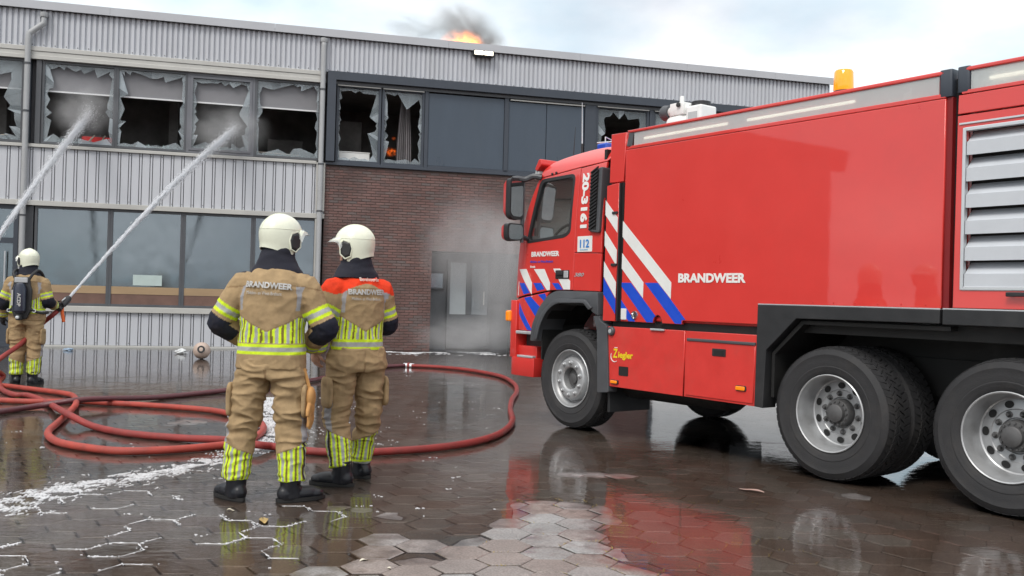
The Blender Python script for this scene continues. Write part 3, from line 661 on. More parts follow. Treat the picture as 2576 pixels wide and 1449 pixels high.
# ---- twin floodlight under the coping
FLD = empty('floodlight'); FLD.matrix_world = rad_.matrix_world; tag(FLD, 'lit twin floodlight fixed under the roof edge', 'lamp')
hs = MB(); hs.box(-1.19, -.66, -.20, -.05, 7.325, 7.47); hs.box(-1.0, -.85, -.05, .0, 7.36, 7.43); hs.build('housing', BLACKP, FLD, bevel=.015)
LITL = mat('floodlight_lens', (.9, .85, .75), .3, var=0, emit=(1, .87, .70), es=2.2)
for a in (-1.165, -.915):
    MB().box(a, a + .22, -.215, -.2, 7.352, 7.452).build('lens', LITL, FLD, bevel=.006)

# ================================================================== FIRE TRUCK
TR = tag(empty('fire_truck', (0, 10.733, 0), -0.942571), 'red fire engine with white and blue diagonal stripes parked on the wet yard', 'fire truck')
TW = 2.5
def tum(x, z):
    """how far the cab side leans in at a point"""
    y = 0.
    if z > 2.0: y += (z - 2.0) ** 2 * .055
    if z > 2.74: y += (z - 2.74) ** 2 * 2.3
    if x < .30: y += (.30 - x) ** 2 * .75
    return y
def shape(me, cx=(), cz=(), f=tum, mirror=False):
    b = bmesh.new(); b.from_mesh(me)
    for k in cx: bmesh.ops.bisect_plane(b, geom=b.verts[:] + b.edges[:] + b.faces[:], plane_co=(k, 0, 0), plane_no=(1, 0, 0))
    for k in cz: bmesh.ops.bisect_plane(b, geom=b.verts[:] + b.edges[:] + b.faces[:], plane_co=(0, 0, k), plane_no=(0, 0, 1))
    for v in b.verts:
        v.co.y += f(v.co.x, v.co.z)
        if mirror: v.co.y = TW - v.co.y
    if mirror: bmesh.ops.reverse_faces(b, faces=b.faces)
    b.to_mesh(me); b.free()
    me.polygons.foreach_set('use_smooth', [True] * len(me.polygons)); me.set_sharp_from_angle(angle=radians(28))
    return me
CX = [.02, .06, .10, .15, .2, .25, .3]; CZ = [2.1, 2.25, 2.4, 2.55, 2.65, 2.74, 2.77, 2.8, 2.83, 2.86, 2.89, 2.92, 2.94]
def cab_panel(name, P, m, par, holes=(), y0=0., thick=.03, bevel=.006):
    for mir in (False, True):
        me = panel_mesh(P, holes, y0, thick, bevel, name); me.materials.clear(); o = link(name, shape(me, CX, CZ, mirror=mir), m, par)
        if not mir: first = o
    return first
def decal(name, P, m, par, y0=-.0022, thick=.002, cab=False):
    me = panel_mesh(P, (), y0, thick, 0.0002, name); me.materials.clear()
    if cab: shape(me, CX, CZ)
    return link(name, me, m, par)
# ---- cab
SGLASS = bpy.data.materials.new('side_glass'); SGLASS.use_nodes = True; t = SGLASS.node_tree; t.nodes.clear(); n = t.nodes.new; l = t.links.new
o_ = n('ShaderNodeOutputMaterial'); a_ = n('ShaderNodeBsdfTransparent'); a_.inputs[0].default_value = (.86, .90, .89, 1); b_ = n('ShaderNodeBsdfGlossy'); b_.inputs['Roughness'].default_value = .02; f_ = n('ShaderNodeLayerWeight'); f_.inputs[0].default_value = .42; m_ = n('ShaderNodeMixShader')
l(f_.outputs['Facing'], m_.inputs[0]); l(a_.outputs[0], m_.inputs[1]); l(b_.outputs[0], m_.inputs[2]); l(m_.outputs[0], o_.inputs[0])
WINH = round_poly([(.27, 2.0), (.35, 2.27), (.475, 2.685), (1.055, 2.70), (1.02, 2.09), (.93, 2.045)], [.05, .3, .06, .07, .10, .2])
DOORP = round_poly([(.0, 1.37), (-.005, 1.48), (.03, 1.75), (.085, 1.98), (.19, 2.24), (.315, 2.50), (.425, 2.705), (1.145, 2.765), (1.105, 1.90), (1.09, 1.47), (.70, 1.465)], [.02, .1, .2, .2, .3, .3, .04, .02, .5, .01, .02])
CAB = cab_panel('cab_door', DOORP, RED, TR, [WINH])
cab_panel('cab_quarter', [(1.151, 2.76), (1.545, 2.79), (1.535, 1.855), (1.107, 1.87)], RED, TR)
cab_panel('cab_lower_quarter', [(1.107, 1.863), (1.535, 1.848), (1.525, 1.46), (1.096, 1.467)], RED, TR)
ROOFP = [(.432, 2.713), (1.145, 2.772), (1.545, 2.797), (1.585, 2.82), (1.585, 2.955), (1.40, 2.972), (1.19, 2.968), (.96, 2.944), (.75, 2.912), (.60, 2.874), (.50, 2.815)]
cab_panel('roof_side', round_poly(ROOFP, [.01, 0, .0, .02, .05, .2, .2, .2, .2, .1, .05]), RED, TR)
cab_panel('cab_lower_panel', round_poly([(.02, 1.352), (.70, 1.45), (.55, 1.28), (.43, 1.08), (.415, 1.0), (.10, 1.01), (.09, 1.2)], [.02, .01, .1, .1, .01, .02, .1]), RED, TR, y0=.004)
wr = panel_mesh(round_poly([(.255, 1.985), (.335, 2.28), (.46, 2.70), (1.07, 2.715), (1.035, 2.08), (.94, 2.03)], [.05, .3, .07, .08, .11, .2]), [round_poly([(.30, 2.02), (.375, 2.28), (.505, 2.662), (1.035, 2.675), (1.0, 2.10), (.91, 2.068)], [.04, .3, .06, .06, .09, .2])], -.003, .05, .004)
wr.materials.clear(); link('window_frame', shape(wr, CX, CZ), BLACKP, CAB)
gp = panel_mesh(round_poly([(.28, 2.005), (.36, 2.28), (.485, 2.68), (1.05, 2.69), (1.015, 2.09), (.92, 2.05)], .04), (), .014, .004, .001); gp.materials.clear()
link('side_window', shape(gp, CX, CZ), SGLASS, CAB)
# roof skin, front skin, rear wall, floor
def grid(fn, nu, nv):
    m = MB(); m.add([fn(i / nu, j / nv) for i in range(nu + 1) for j in range(nv + 1)], [(i * (nv + 1) + j, (i + 1) * (nv + 1) + j, (i + 1) * (nv + 1) + j + 1, i * (nv + 1) + j + 1) for i in range(nu) for j in range(nv)])
    return m
RL = [(.50, 2.815), (.60, 2.874), (.75, 2.912), (.96, 2.944), (1.19, 2.968), (1.40, 2.972), (1.585, 2.955)]
def roofline(u):
    k = u * (len(RL) - 1); i = min(int(k), len(RL) - 2); f = k - i; return RL[i][0] * (1 - f) + RL[i + 1][0] * f, RL[i][1] * (1 - f) + RL[i + 1][1] * f
def rf(u, v):
    x, z = roofline(u); e_ = tum(x, z) + .012; y = e_ + (TW - 2 * e_) * v; return (x, y, z - .006 + .06 * (1 - (2 * v - 1) ** 4))
grid(rf, 12, 16).build('cab_roof', RED, TR, smooth=True, ang=60)
FR_ = [(.0, 1.37), (-.005, 1.48), (.03, 1.75), (.085, 1.98)]; FW = [(.085, 1.98), (.19, 2.24), (.315, 2.50), (.425, 2.705), (.50, 2.815)]
def fs_(prof):
    def q(u, v):
        k = u * (len(prof) - 1); i = min(int(k), len(prof) - 2); f = k - i; x = prof[i][0] * (1 - f) + prof[i + 1][0] * f; z = prof[i][1] * (1 - f) + prof[i + 1][1] * f
        e_ = tum(x, z) + .012; y = e_ + (TW - 2 * e_) * v; return (x + .004 - .13 * (1 - (2 * v - 1) ** 4), y, z)
    return q
grid(fs_(FR_), 6, 20).build('cab_front', RED, TR, smooth=True, ang=60); ws = grid(fs_(FW), 6, 20).build('windscreen', SGLASS, TR, smooth=True, ang=60)
MB().box(1.49, 1.53, .05, TW - .05, 1.0, 2.92).build('cab_rear_wall', DARK, TR); MB().box(.05, 1.49, .06, TW - .06, 1.34, 1.40).build('cab_floor', DARK, TR)
for k in range(2):                                                              # dark edging of the windscreen pillars
    pass
DASH = mat('dash_grey', (.06, .062, .065), .6, var=.15)
MB().prism([(.02, 1.4), (.02, 1.93), (.22, 2.0), (.38, 1.9), (.40, 1.4)], .10, TW - .10).build('dashboard', DASH, TR, bevel=.03)
sw_ = MB(); c_ = Vector((.36, .52, 2.06)); ax1, ax2 = Vector((0, 1, 0)), Vector((.55, 0, .83))
sw_.tube([c_ + (ax1 * cos(a * pi / 12) + ax2 * sin(a * pi / 12)) * .21 for a in range(25)], .016, 8, caps=False)
sw_.tube([c_ - ax1 * .2, c_ + ax1 * .2], .014, 6); sw_.tube([c_, c_ - ax2 * .2], .014, 6); sw_.build('steering_wheel', BLACKP, TR, smooth=True)
for y_ in (.25, 1.65):
    st = MB(); st.box(.72, 1.22, y_, y_ + .5, 1.75, 1.87); st.box(1.16, 1.30, y_, y_ + .5, 1.85, 2.30); st.box(.80, 1.15, y_ + .1, y_ + .4, 1.40, 1.75)
    st.build('seat', DASH, TR, bevel=.04)
MB().box(.31, .40, .75, .90, 2.06, 2.20).build('dash_screen', BLACKP, TR, bevel=.015)
# sun visor with marker lamp
MB().prism(round_poly([(.475, 2.925), (.445, 2.925), (.375, 2.82), (.41, 2.79), (.50, 2.86)], .02), .0, TW).build('sun_visor', REDP, TR, bevel=.008)
MB().prism(round_poly([(.40, 2.83), (.365, 2.81), (.335, 2.715), (.375, 2.70), (.43, 2.77)], .01), .02, .22).build('marker_lamp', mat('clear_lens', (.55, .57, .57), .12, var=.1, coat=.6), TR, bevel=.006)
for x_ in (.66, .73): MB().lathe([(0, -.012), (.013, -.010), (.016, .0)], (x_, tum(x_, 2.735), 2.742 + (x_ - .66) * .08), 'y', 10).build('roof_bolt', BLACKP, TR)
# ---- mirrors on their arm
MA = MB(); MA.tube(catmull([(.47, .03, 2.72), (.40, -.03, 2.735), (.33, -.09, 2.70), (.29, -.17, 2.705), (.285, -.24, 2.69)], 5), .032, 8); MA.tube([(.30, -.10, 2.71), (.30, -.10, 1.99)], .022, 8); MA.tube([(.30, -.10, 2.06), (.26, .04, 2.03)], .028, 8)
MAO = MA.build('mirror_arm', GREYP, TR, smooth=True)
def mirror(name, z0, z1, ya, yb, xc):
    P = round_poly([(ya, z0), (yb, z0 + (.0 if z1 - z0 > .3 else .03)), (yb, z1), (ya, z1)], [.09, .05, .05, .04])
    m_ = MB(); n_ = len(P); v = [(xc + .02, *q) for q in P]; c = Vector(((ya + yb) / 2, (z0 + z1) / 2))
    v += [(xc - .06, *q) for q in P]; v += [(xc - .13, *(c + (Vector(q) - c) * .78)) for q in P]
    m_.add(v, [tuple(range(n_))] + [(i + k * n_, (i + 1) % n_ + k * n_, (i + 1) % n_ + (k + 1) * n_, i + (k + 1) * n_) for k in range(2) for i in range(n_)] + [tuple(range(2 * n_, 3 * n_))])
    o = m_.build(name, [BLACKP], TR, smooth=True)
    g_ = MB(); g_.add([(xc + .023, *(c + (Vector(q) - c) * .86)) for q in P], [tuple(range(n_))]); g_.build('mirror_glass', CHROME if False else mat('mirror_glass', (.28, .29, .30), .03, metal=1, var=0), o)
    s_ = MB(); s_.add([(xc - .062, *(c + (Vector(q) - c) * 1.01)) for q in P] + [(xc - .135, *(c + (Vector(q) - c) * .80)) for q in P], [(i, (i + 1) % n_, (i + 1) % n_ + n_, i + n_) for i in range(n_)] + [tuple(range(n_, 2 * n_))]); s_.build('mirror_shell', REDP, o, smooth=True)
    return o
mirror('wing_mirror', 2.245, 2.705, -.29, -.10, .30); mirror('wide_angle_mirror', 1.99, 2.20, -.31, -.09, .30)
# ---- air intake behind the cab
AI = MB().prism(round_poly([(1.375, 2.70), (1.555, 2.735), (1.525, 2.055), (1.355, 2.08)], .03), -.035, .12).build('air_intake', GREYP, TR, bevel=.012)
MB().prism([(1.395, 2.685), (1.51, 2.705), (1.48, 2.09), (1.375, 2.105)], -.039, -.034).build('intake_mesh', DARK, AI)
for k in range(17):
    z_ = 2.09 + k * .0365; MB().prism([(1.378 + k * .001, z_), (1.485 + k * .0012, z_ + .05), (1.485 + k * .0012, z_ + .064), (1.378 + k * .001, z_ + .014)], -.052, -.036).build('intake_slat', BLACKP, AI)
# ---- lettering and film on the cab
def cpoly(P, m, n_='stripe'): decal(n_, P, m, CAB, cab=True)
cpoly([(.10, 1.70), (.27, 1.70), (.38, 1.545), (.38, 1.412)], WHITE); cpoly([(.41, 1.697), (.60, 1.697), (.705, 1.547), (.705, 1.468), (.655, 1.463), ], WHITE)
cpoly([(.755, 1.70), (.87, 1.70), (1.05, 1.565), (1.05, 1.475), (.94, 1.475)], WHITE)
cpoly([(.11, 1.543), (.235, 1.543), (.345, 1.432), (.225, 1.413)], BLUE); cpoly([(.405, 1.543), (.545, 1.543), (.61, 1.476), (.48, 1.455)], BLUE); cpoly([(.74, 1.543), (.85, 1.543), (.93, 1.475), (.82, 1.473)], BLUE)
cpoly([(.085, 1.56), (.10, 1.56), (.085, 1.40), (.065, 1.40)], WHITE)
LP = [o for o in TR.children if o.name.startswith('cab_lower_panel')][0]
def lpoly(P, m): decal('stripe', P, m, LP, y0=.0018, cab=True)
lpoly([(.23, 1.375), (.355, 1.392), (.545, 1.27), (.475, 1.16), (.44, 1.18)], BLUE); lpoly([(.11, 1.32), (.40, 1.01), (.31, 1.012), (.108, 1.19)], BLUE); lpoly([(.49, 1.412), (.615, 1.43), (.64, 1.39), (.60, 1.345)], BLUE); lpoly([(.375, 1.397), (.385, 1.398), (.385, 1.384), (.375, 1.39)], WHITE)
def ctext(s, x0, x1, z0, z1, m, par=None, y=-.004, **k):
    o = fit_text(s, x0, x1, z0, z1, y, 'lettering', m, par or CAB, **k)
    for v in o.data.vertices: v.co.y += tum(v.co.x, v.co.z)
    return o
WFILM = mat('white_letter', (.82, .82, .80), .45, var=.03)
ctext('BRANDWEER', .36, .855, 1.835, 1.892, WFILM, weight=.04); ctext('Midden- en West-Brabant', .345, .75, 1.768, 1.792, BLUE, weight=.008); ctext('Breda', .345, .435, 1.712, 1.737, WFILM, weight=.012)
CQ = [o for o in TR.children if o.name.startswith('cab_quarter')][0]
ctext('20-3161', 1.19, 1.30, 2.12, 2.70, WFILM, CQ, weight=.05, rot=-pi / 2)
decal('emergency_sticker', rrect(1.155, 1.39, 1.872, 2.035, .004, 1), WHITE, CQ, cab=True)
LBL = mat('light_blue_print', (.03, .22, .62), .4, var=.03); ctext('112', 1.20, 1.345, 1.915, 2.0, LBL, CQ, y=-.006, weight=.02); ctext('alarmnummer', 1.20, 1.33, 1.888, 1.903, mat('pale_blue_print', (.25, .5, .75), .5, var=.02), CQ, y=-.006, weight=.0)
CLQ = [o for o in TR.children if o.name.startswith('cab_lower_quarter')][0]
ctext('380', 1.115, 1.275, 1.612, 1.652, ALU, CLQ, weight=.012, shear=.35)
HD = MB().box(.80, 1.03, -.010, .02, 1.588, 1.682).build('door_handle', DARK, CAB, bevel=.008); MB().box(.95, 1.022, -.016, -.006, 1.60, 1.674).build('lock_plate', ALU, HD, bevel=.005); MB().box(.82, .94, -.022, -.009, 1.628, 1.668).build('pull', BLACKP, HD, bevel=.008)
# ---- front arch, bumper, step
ARO = round_poly([(.415, .90), (.43, 1.06), (.55, 1.27), (.72, 1.415), (.86, 1.462), (1.535, 1.455), (1.545, 1.215), (1.45, 1.25), (1.345, 1.345), (.87, 1.335), (.70, 1.24), (.575, 1.07), (.545, .90)], [.01, .1, .2, .15, .1, .02, .01, .02, .03, .1, .15, .1, .01], 5)
MB().prism(ARO, -.035, .30).build('front_arch', GREYP, TR, smooth=True, bevel=.012, ang=40)
MB().prism(round_poly([(.50, .92), (.54, 1.08), (.65, 1.24), (.80, 1.34), (.90, 1.375), (1.36, 1.375), (1.47, 1.29), (1.42, 1.265), (1.34, 1.335), (.88, 1.325), (.72, 1.235), (.60, 1.06), (.56, .92)], [.0, .1, .1, .1, .1, .05, .02, .02, .03, .1, .1, .1, 0], 5), -.06, -.030).build('arch_lip', GREYP, TR, smooth=True, bevel=.008, ang=40)
MB().prism([(.55, .7), (.55, 1.1), (.75, 1.33), (1.36, 1.33), (1.5, 1.2), (1.5, .7), (1.48, .7), (1.48, 1.18), (1.34, 1.31), (.78, 1.31), (.57, 1.08), (.57, .7)], .02, .62).build('arch_liner', DARK, TR)
MB().prism(round_poly([(1.455, 1.205), (1.545, 1.215), (1.56, 1.165), (1.665, 1.12), (1.715, .45), (1.545, .43), (1.515, 1.07)], [.01, .01, .03, .03, .02, .02, .05]), -.02, .10).build('arch_rear_flare', GREYP, TR, bevel=.012)
def plan(name, P, z0, z1, m, par=TR, bevel=.015):
    v = [(p[0], p[1], z0) for p in P] + [(p[0], p[1], z1) for p in P]; n_ = len(P)
    return MB().add(v, [tuple(range(n_)), tuple(range(n_, 2 * n_))] + [(i, (i + 1) % n_, (i + 1) % n_ + n_, i + n_) for i in range(n_)]).build(name, m, par, smooth=True, bevel=bevel, ang=35)
def corner(x0, x1, r, ins=0): return round_poly([(x1, .0 + ins), (x0, .0 + ins), (x0 - .1, .5), (x0 - .13, 1.25), (x0 - .1, 2.0), (x0, TW - ins), (x1, TW - ins), (x1, TW - .3), (x0 + .12, TW - .4), (x0 + .12, .4), (x1, .3)], [.01, r, .1, .2, .1, r, .01, .01, .05, .05, .01], 6)
plan('bumper', corner(-.06, .445, .16), .49, .70, REDP); plan('bumper_step_panel', corner(-.03, .43, .16, .05), .695, .83, REDP); plan('front_corner', corner(-.06, .085, .13, .01), .69, 1.345, RED)
plan('grille_panel', [(-.16, .35), (-.14, .34), (-.14, TW - .34), (-.16, TW - .35)], .85, 1.75, BLACKP, bevel=.0)
MB().box(.13, .42, -.004, .20, .70, .725).build('step_tread', ALU, TR, bevel=.006); MB().box(.10, .41, -.008, .22, .965, 1.0).build('step_tread', ALU, TR, bevel=.008); MB().box(.12, .43, .14, .5, .72, .97).build('step_well', BLACKP, TR)
MB().box(-.10, -.01, -.02, .06, 1.10, 1.225).build('indicator', AMBER, TR, bevel=.02)
# ---- main body
MB().prism([(1.62, 1.18), (3.52, 1.18), (3.52, 1.39), (5.155, 1.39), (5.155, 3.05), (1.62, 3.05)], .03, TW - .03).build('body_core', RED, TR, bevel=.02)
MB().box(3.7, 7.6, .82, 1.68, .62, 1.24).build('dark_filler_box', DARK, TR)  # added dark box, blocks the bright view through between the rear wheels
panel('front_column', [(1.632, 2.558), (1.842, 2.558), (1.862, 3.045), (1.645, 3.05)], RED, TR, y0=.0, thick=.04, bevel=.006)
panel('locker_door', [(1.60, 1.165), (1.785, 1.165), (1.795, 2.545), (1.618, 2.53)], RED, TR, y0=-.018, thick=.04, bevel=.005)
MB().box(1.795, 1.842, .012, .06, 1.17, 2.55).build('door_gap', DARK, TR); MB().box(1.797, 1.812, -.016, .02, 1.17, 2.545).build('gap_seal', BLACKP, TR)
for z_ in (2.25, 1.73): MB().box(1.715, 1.79, -.034, -.012, z_ - .014, z_ + .012).build('door_hinge', BLACKP, TR, bevel=.004)
cut = [(2.42 + 0 * i, 1.168) if i == 0 else (2.36 + .06 * cos(pi * i / 8), 1.168 + .075 * sin(pi * i / 8)) for i in range(9)]
MAINP = [(1.848, 1.168)] + cut[::-1] + [(2.68, 1.168), (2.68, 1.203), (3.548, 1.203), (3.548, 1.378), (5.155, 1.378), (5.155, 2.862), (1.868, 2.868)]
MP_ = panel('side_panel', MAINP, RED, TR, y0=-.002, thick=.03, bevel=.006)
b_ = MB(); b_.lathe([(.045, .012), (.06, .02), (.06, .025)], (2.36, 0, 1.19), 'y', 10); b_.build('cut_out', DARK, TR)
fx = MB()
for x_ in [2.0 + .19 * i for i in range(17)]:
    if x_ > 3.6: fx.lathe([(0, -.005), (.007, -.004), (.008, -.002)], (x_, 0, 1.40), 'y', 6)
fx.build('panel_rivets', REDP, MP_)
panel('rail_lower', [(1.868, 2.872), (5.155, 2.866), (5.155, 2.898), (1.945, 2.902)], RED, TR, y0=-.003, thick=.05, bevel=.005)
panel('rail_upper', [(1.96, 3.030), (5.145, 3.030), (5.145, 3.062), (1.87, 3.060), (1.90, 3.035)], RED, TR, y0=-.004, thick=.09, bevel=.010)
MB().prism([(1.868, 2.905), (1.945, 2.903), (1.965, 3.03), (1.90, 3.033)], .004, .06).build('strip_end_cap', GREYP, TR)
def light_strip(x0, x1, par):
    c = MB().box(x0, x1, .045, .05, 2.90, 3.032).build('light_strip', WPAINT, par)
    k = x0 + .12
    while k < x1 - .5:
        e_ = min(k + 1.05, x1 - .08); MB().tube([(k, .030, 2.962), (e_, .030, 2.962)], .013, 8).build('light_tube', LSTRIP, c); k = e_ + .22
    cv_ = MB(); a_, b_ = x0, x1; cv_.box(a_, b_, .008, .012, 2.90, 3.031); cv_.build('strip_cover', LCOVER, c)
LSTRIP = mat('light_tube', (.95, .93, .86), .4, var=0, emit=(1, .93, .72), es=1.1)
LCOVER = mat('frosted_cover', (.62, .66, .66), .22, var=.06, scale=3, alpha=.55, coat=.4)
light_strip(1.97, 5.10, TR)
plan('corner_post', round_poly([(5.105, -.004), (5.20, -.004), (5.20, .12), (5.105, .12)], .02), 2.872, 3.068, NAVY, bevel=.006); MB().box(5.155, 5.20, .015, .09, 1.378, 2.87).build('body_gap', mat('deep_red', (.20, .008, .01), .5, var=.1), TR)
MB().box(5.145, 5.235, .06, TW - .06, 1.3, 3.0).build('gap_filler', DARK, TR)
# stripes on the door and the panel
for P, m in [([(1.605, 2.385), (1.79, 2.20), (1.79, 2.045), (1.605, 2.235)], WHITE), ([(1.603, 2.075), (1.788, 1.875), (1.788, 1.715), (1.603, 1.925)], WHITE), ([(1.602, 1.765), (1.786, 1.555), (1.786, 1.395), (1.602, 1.61)], WHITE), ([(1.602, 1.60), (1.786, 1.385), (1.786, 1.235), (1.602, 1.435)], BLUE)]:
    decal('stripe', P, m, TR, y0=-.0205)
for P, m in [([(1.85, 2.165), (2.53, 1.555), (2.53, 1.40), (1.85, 2.005)], WHITE), ([(1.85, 1.845), (2.16, 1.555), (2.16, 1.40), (1.85, 1.69)], WHITE),
             ([(2.18, 1.55), (2.355, 1.55), (2.53, 1.394), (2.72, 1.213), (2.672, 1.206), (2.672, 1.172), (2.59, 1.172)], BLUE), ([(1.855, 1.55), (1.985, 1.55), (2.16, 1.394), (2.335, 1.235), (2.315, 1.222), (2.302, 1.20), (2.30, 1.172), (2.215, 1.172), (1.855, 1.51)], BLUE), ([(1.852, 1.38), (2.06, 1.172), (1.965, 1.172), (1.852, 1.275)], BLUE)]:
    decal('stripe', P, m, MP_, y0=-.0046)
fit_text('BRANDWEER', 2.62, 3.41, 1.553, 1.638, -.0055, 'lettering', WFILM, MP_, weight=.045)
MB().box(1.86, 1.935, -.014, -.001, 1.185, 1.295).build('socket_cover', WPAINT, TR, bevel=.004)
fc = MB(); fc.lathe([(.0, -.006), (.026, -.006), (.03, -.016), (.038, -.016), (.042, -.003)], (2.05, 0, 1.235), 'y', 18); fc.build('filler_ring', CHROME, TR, smooth=True)
# ---- lower lockers
MB().box(1.68, 3.54, .05, .9, .56, 1.18).build('locker_core', DARK, TR)
LK = panel('locker_panel', [(1.668, 1.112), (2.712, 1.112), (2.705, .51), (1.69, .51)], REDLOW, TR, y0=.0, thick=.03, bevel=.005)
L2 = panel('locker_panel', [(2.722, 1.112), (3.545, 1.112), (3.53, .508), (2.716, .51)], REDLOW, TR, y0=.004, thick=.03, bevel=.005)
panel('locker_lid', [(2.752, 1.03), (3.528, 1.03), (3.515, .53), (2.742, .53)], REDLOW, L2, y0=-.006, thick=.012, bevel=.004)
MB().box(2.75, 3.53, -.016, .01, 1.022, 1.048).build('lid_seal', GREYP, L2, bevel=.006)
hl = MB(); hl.prism(rrect(3.055, 3.21, .905, .972, .008), -.012, -.003); H_ = hl.build('recess_handle', BLACKP, L2, bevel=.003); MB().prism(rrect(3.08, 3.185, .918, .958, .006), -.0135, -.011).build('recess', DARK, H_)
MB().prism(rrect(1.84, 1.975, .63, .722, .01), -.003, .01).build('socket_opening', DARK, LK)
fcp = MB(); fcp.lathe([(0, -.03), (.035, -.03), (.045, -.02), (.048, .0)], (1.725, 0, 1.065), 'y', 20); fcp.build('tank_cap', GREYP, TR, smooth=True); fcq = MB(); fcq.lathe([(0, -.034), (.02, -.033), (.022, -.028)], (1.725, 0, 1.065), 'y', 12); fcq.build('cap_centre', ALU, TR)
for a, b, z0, z1 in [(1.732, 1.842, .54, .582), (3.33, 3.445, .625, .672)]:
    s_ = MB().prism(rrect(a, b, z0, z1, .012), -.014, .0).build('side_marker', BLACKP, LK, bevel=.003); MB().prism(rrect(a + .008, b - .008, z0 + .006, z1 - .006, .01), -.026, -.013).build('lens', AMBER, s_, bevel=.006)
MB().box(2.28, 2.46, -.02, .01, 1.098, 1.116).build('catch_plate', ALU, TR, bevel=.003)
# yellow maker's lettering with the white underlining swoosh
fit_text('Z', 1.75, 1.822, .80, .892, -.003, 'lettering', YEL, LK, weight=.03, shear=.1); fit_text('iegler', 1.828, 2.04, .785, .868, -.003, 'lettering', YEL, LK, weight=.03)
sw2 = MB(); sw2.tube([(1.775 + .055 * cos(a), -.002, .815 + .055 * sin(a)) for a in [radians(150 + 12 * k) for k in range(14)]], .004, 5); sw2.build('swoosh', WFILM, LK); MB().box(1.77, 1.815, -.0035, -.001, .90, .906).build('swoosh', WFILM, LK)
# ---- rear arch and frame
RA = MB().prism([(3.548, 1.37), (5.15, 1.37), (5.15, 1.27), (3.94, 1.265), (3.645, .99), (3.625, .505), (3.535, .51)], -.012, .16).build('rear_arch', BLACKP, TR, bevel=.006)
MB().prism([(3.66, .60), (3.66, .97), (3.95, 1.25), (5.2, 1.25), (5.2, 1.22), (3.97, 1.22), (3.69, .96), (3.69, .60)], .05, .8).build('rear_arch_liner', DARK, TR)
MB().box(3.55, 5.15, -.010, .03, 1.371, 1.379).build('edge_trim', ALU, TR)
MB().box(5.17, 7.7, -.012, .14, 1.265, 1.372).build('rear_skirt', BLACKP, TR, bevel=.005); MB().box(5.17, 7.7, -.010, .03, 1.373, 1.381).build('edge_trim', ALU, TR); MB().box(3.6, 7.7, .15, TW - .15, 1.15, 1.26).build('subframe', DARK, TR)
for y_ in (.78, 1.62): MB().box(.2, 7.6, y_, y_ + .09, .68, .98).build('chassis_rail', DARK, TR)
MB().lathe([(.0, 1.62), (.26, 1.62), (.29, 1.66), (.29, 2.95), (.26, 2.99), (0, 2.99)], (0, .42, .66), 'x', 20).build('fuel_tank', DARK, TR, smooth=True)
MB().lathe([(.0, 1.95), (.30, 1.95), (.32, 2.0), (.32, 3.0), (.30, 3.05), (0, 3.05)], (0, 2.1, .62), 'x', 20).build('air_tank', DARK, TR, smooth=True)
for x_ in (1.03, 4.23, 5.60): MB().tube([(x_, .3, .53), (x_, TW - .3, .53)], .08, 10).build('axle', DARK, TR); 
for x_ in (4.23, 5.60): MB().blob((x_, 1.25, .53), (.22, .28, .24), 12, 8).build('differential', DARK, TR, smooth=True)
for y0_, y1_ in ((.06, .62), (TW - .62, TW - .06)): MB().box(1.62, 1.655, y0_, y1_, .24, .75).build('mud_flap', BLACKP, TR)
MB().box(2.0, 3.4, .1, .8, .50, .56).build('locker_tray', DARK, TR)
# ---- rear pump body with louvres
MB().box(5.25, 7.7, .125, TW - .03, 1.38, 3.05).build('pump_body_core', RED, TR, bevel=.02)
plan('corner_post', round_poly([(5.235, -.004), (5.325, -.004), (5.325, .12), (5.235, .12)], .02), 2.885, 3.068, NAVY, bevel=.006)
panel('pump_rail_upper', [(5.29, 3.030), (7.7, 3.030), (7.7, 3.064), (5.29, 3.062)], RED, TR, y0=-.004, thick=.09, bevel=.010); panel('pump_rail_lower', [(5.27, 2.873), (7.7, 2.873), (7.7, 2.90), (5.27, 2.90)], RED, TR, y0=-.003, thick=.04, bevel=.004)
light_strip(5.33, 7.65, TR)
panel('pump_panel_top', [(5.245, 2.735), (7.7, 2.735), (7.7, 2.868), (5.25, 2.868)], RED, TR, y0=-.003, thick=.04, bevel=.005)
PP = panel('pump_panel', [(5.235, 1.384), (7.7, 1.384), (7.7, 2.725), (5.245, 2.725)], RED, TR, holes=[[(5.30, 1.525), (7.3, 1.525), (7.3, 2.62), (5.31, 2.62)]], y0=.0, thick=.035, bevel=.004)
LV = MB(); frame_rect(LV, 5.285, 7.32, 1.51, 2.635, .024, -.008, .03); LV = LV.build('louvre_frame', ALU, TR, bevel=.003, seg=1)
MB().box(5.30, 7.3, .10, .11, 1.52, 2.63).build('louvre_backing', DARK, LV)
for k in range(6):
    z_ = 1.535 + k * .183; m_ = MB(); m_.sweep([(.095, z_ + .168), (.012, z_ + .088), (.002, z_ + .088), (.002, z_ - .005), (.010, z_ - .005), (.012, z_ + .078), (.099, z_ + .160)], 5.312, 7.294)
    m_.build('louvre_slat', SLAT, LV, bevel=0)
MB().box(5.26, 7.6, -.008, .0, 2.66, 2.672).build('drip_rail', ALU, TR)
hb = MB(); hb.box(5.62, 6.1, -.05, -.025, 1.468, 1.498); hb.box(5.63, 5.66, -.05, .0, 1.475, 1.492); hb.box(6.05, 6.08, -.05, .0, 1.475, 1.492); hb.build('grab_handle', BLACKP, TR, bevel=.006)
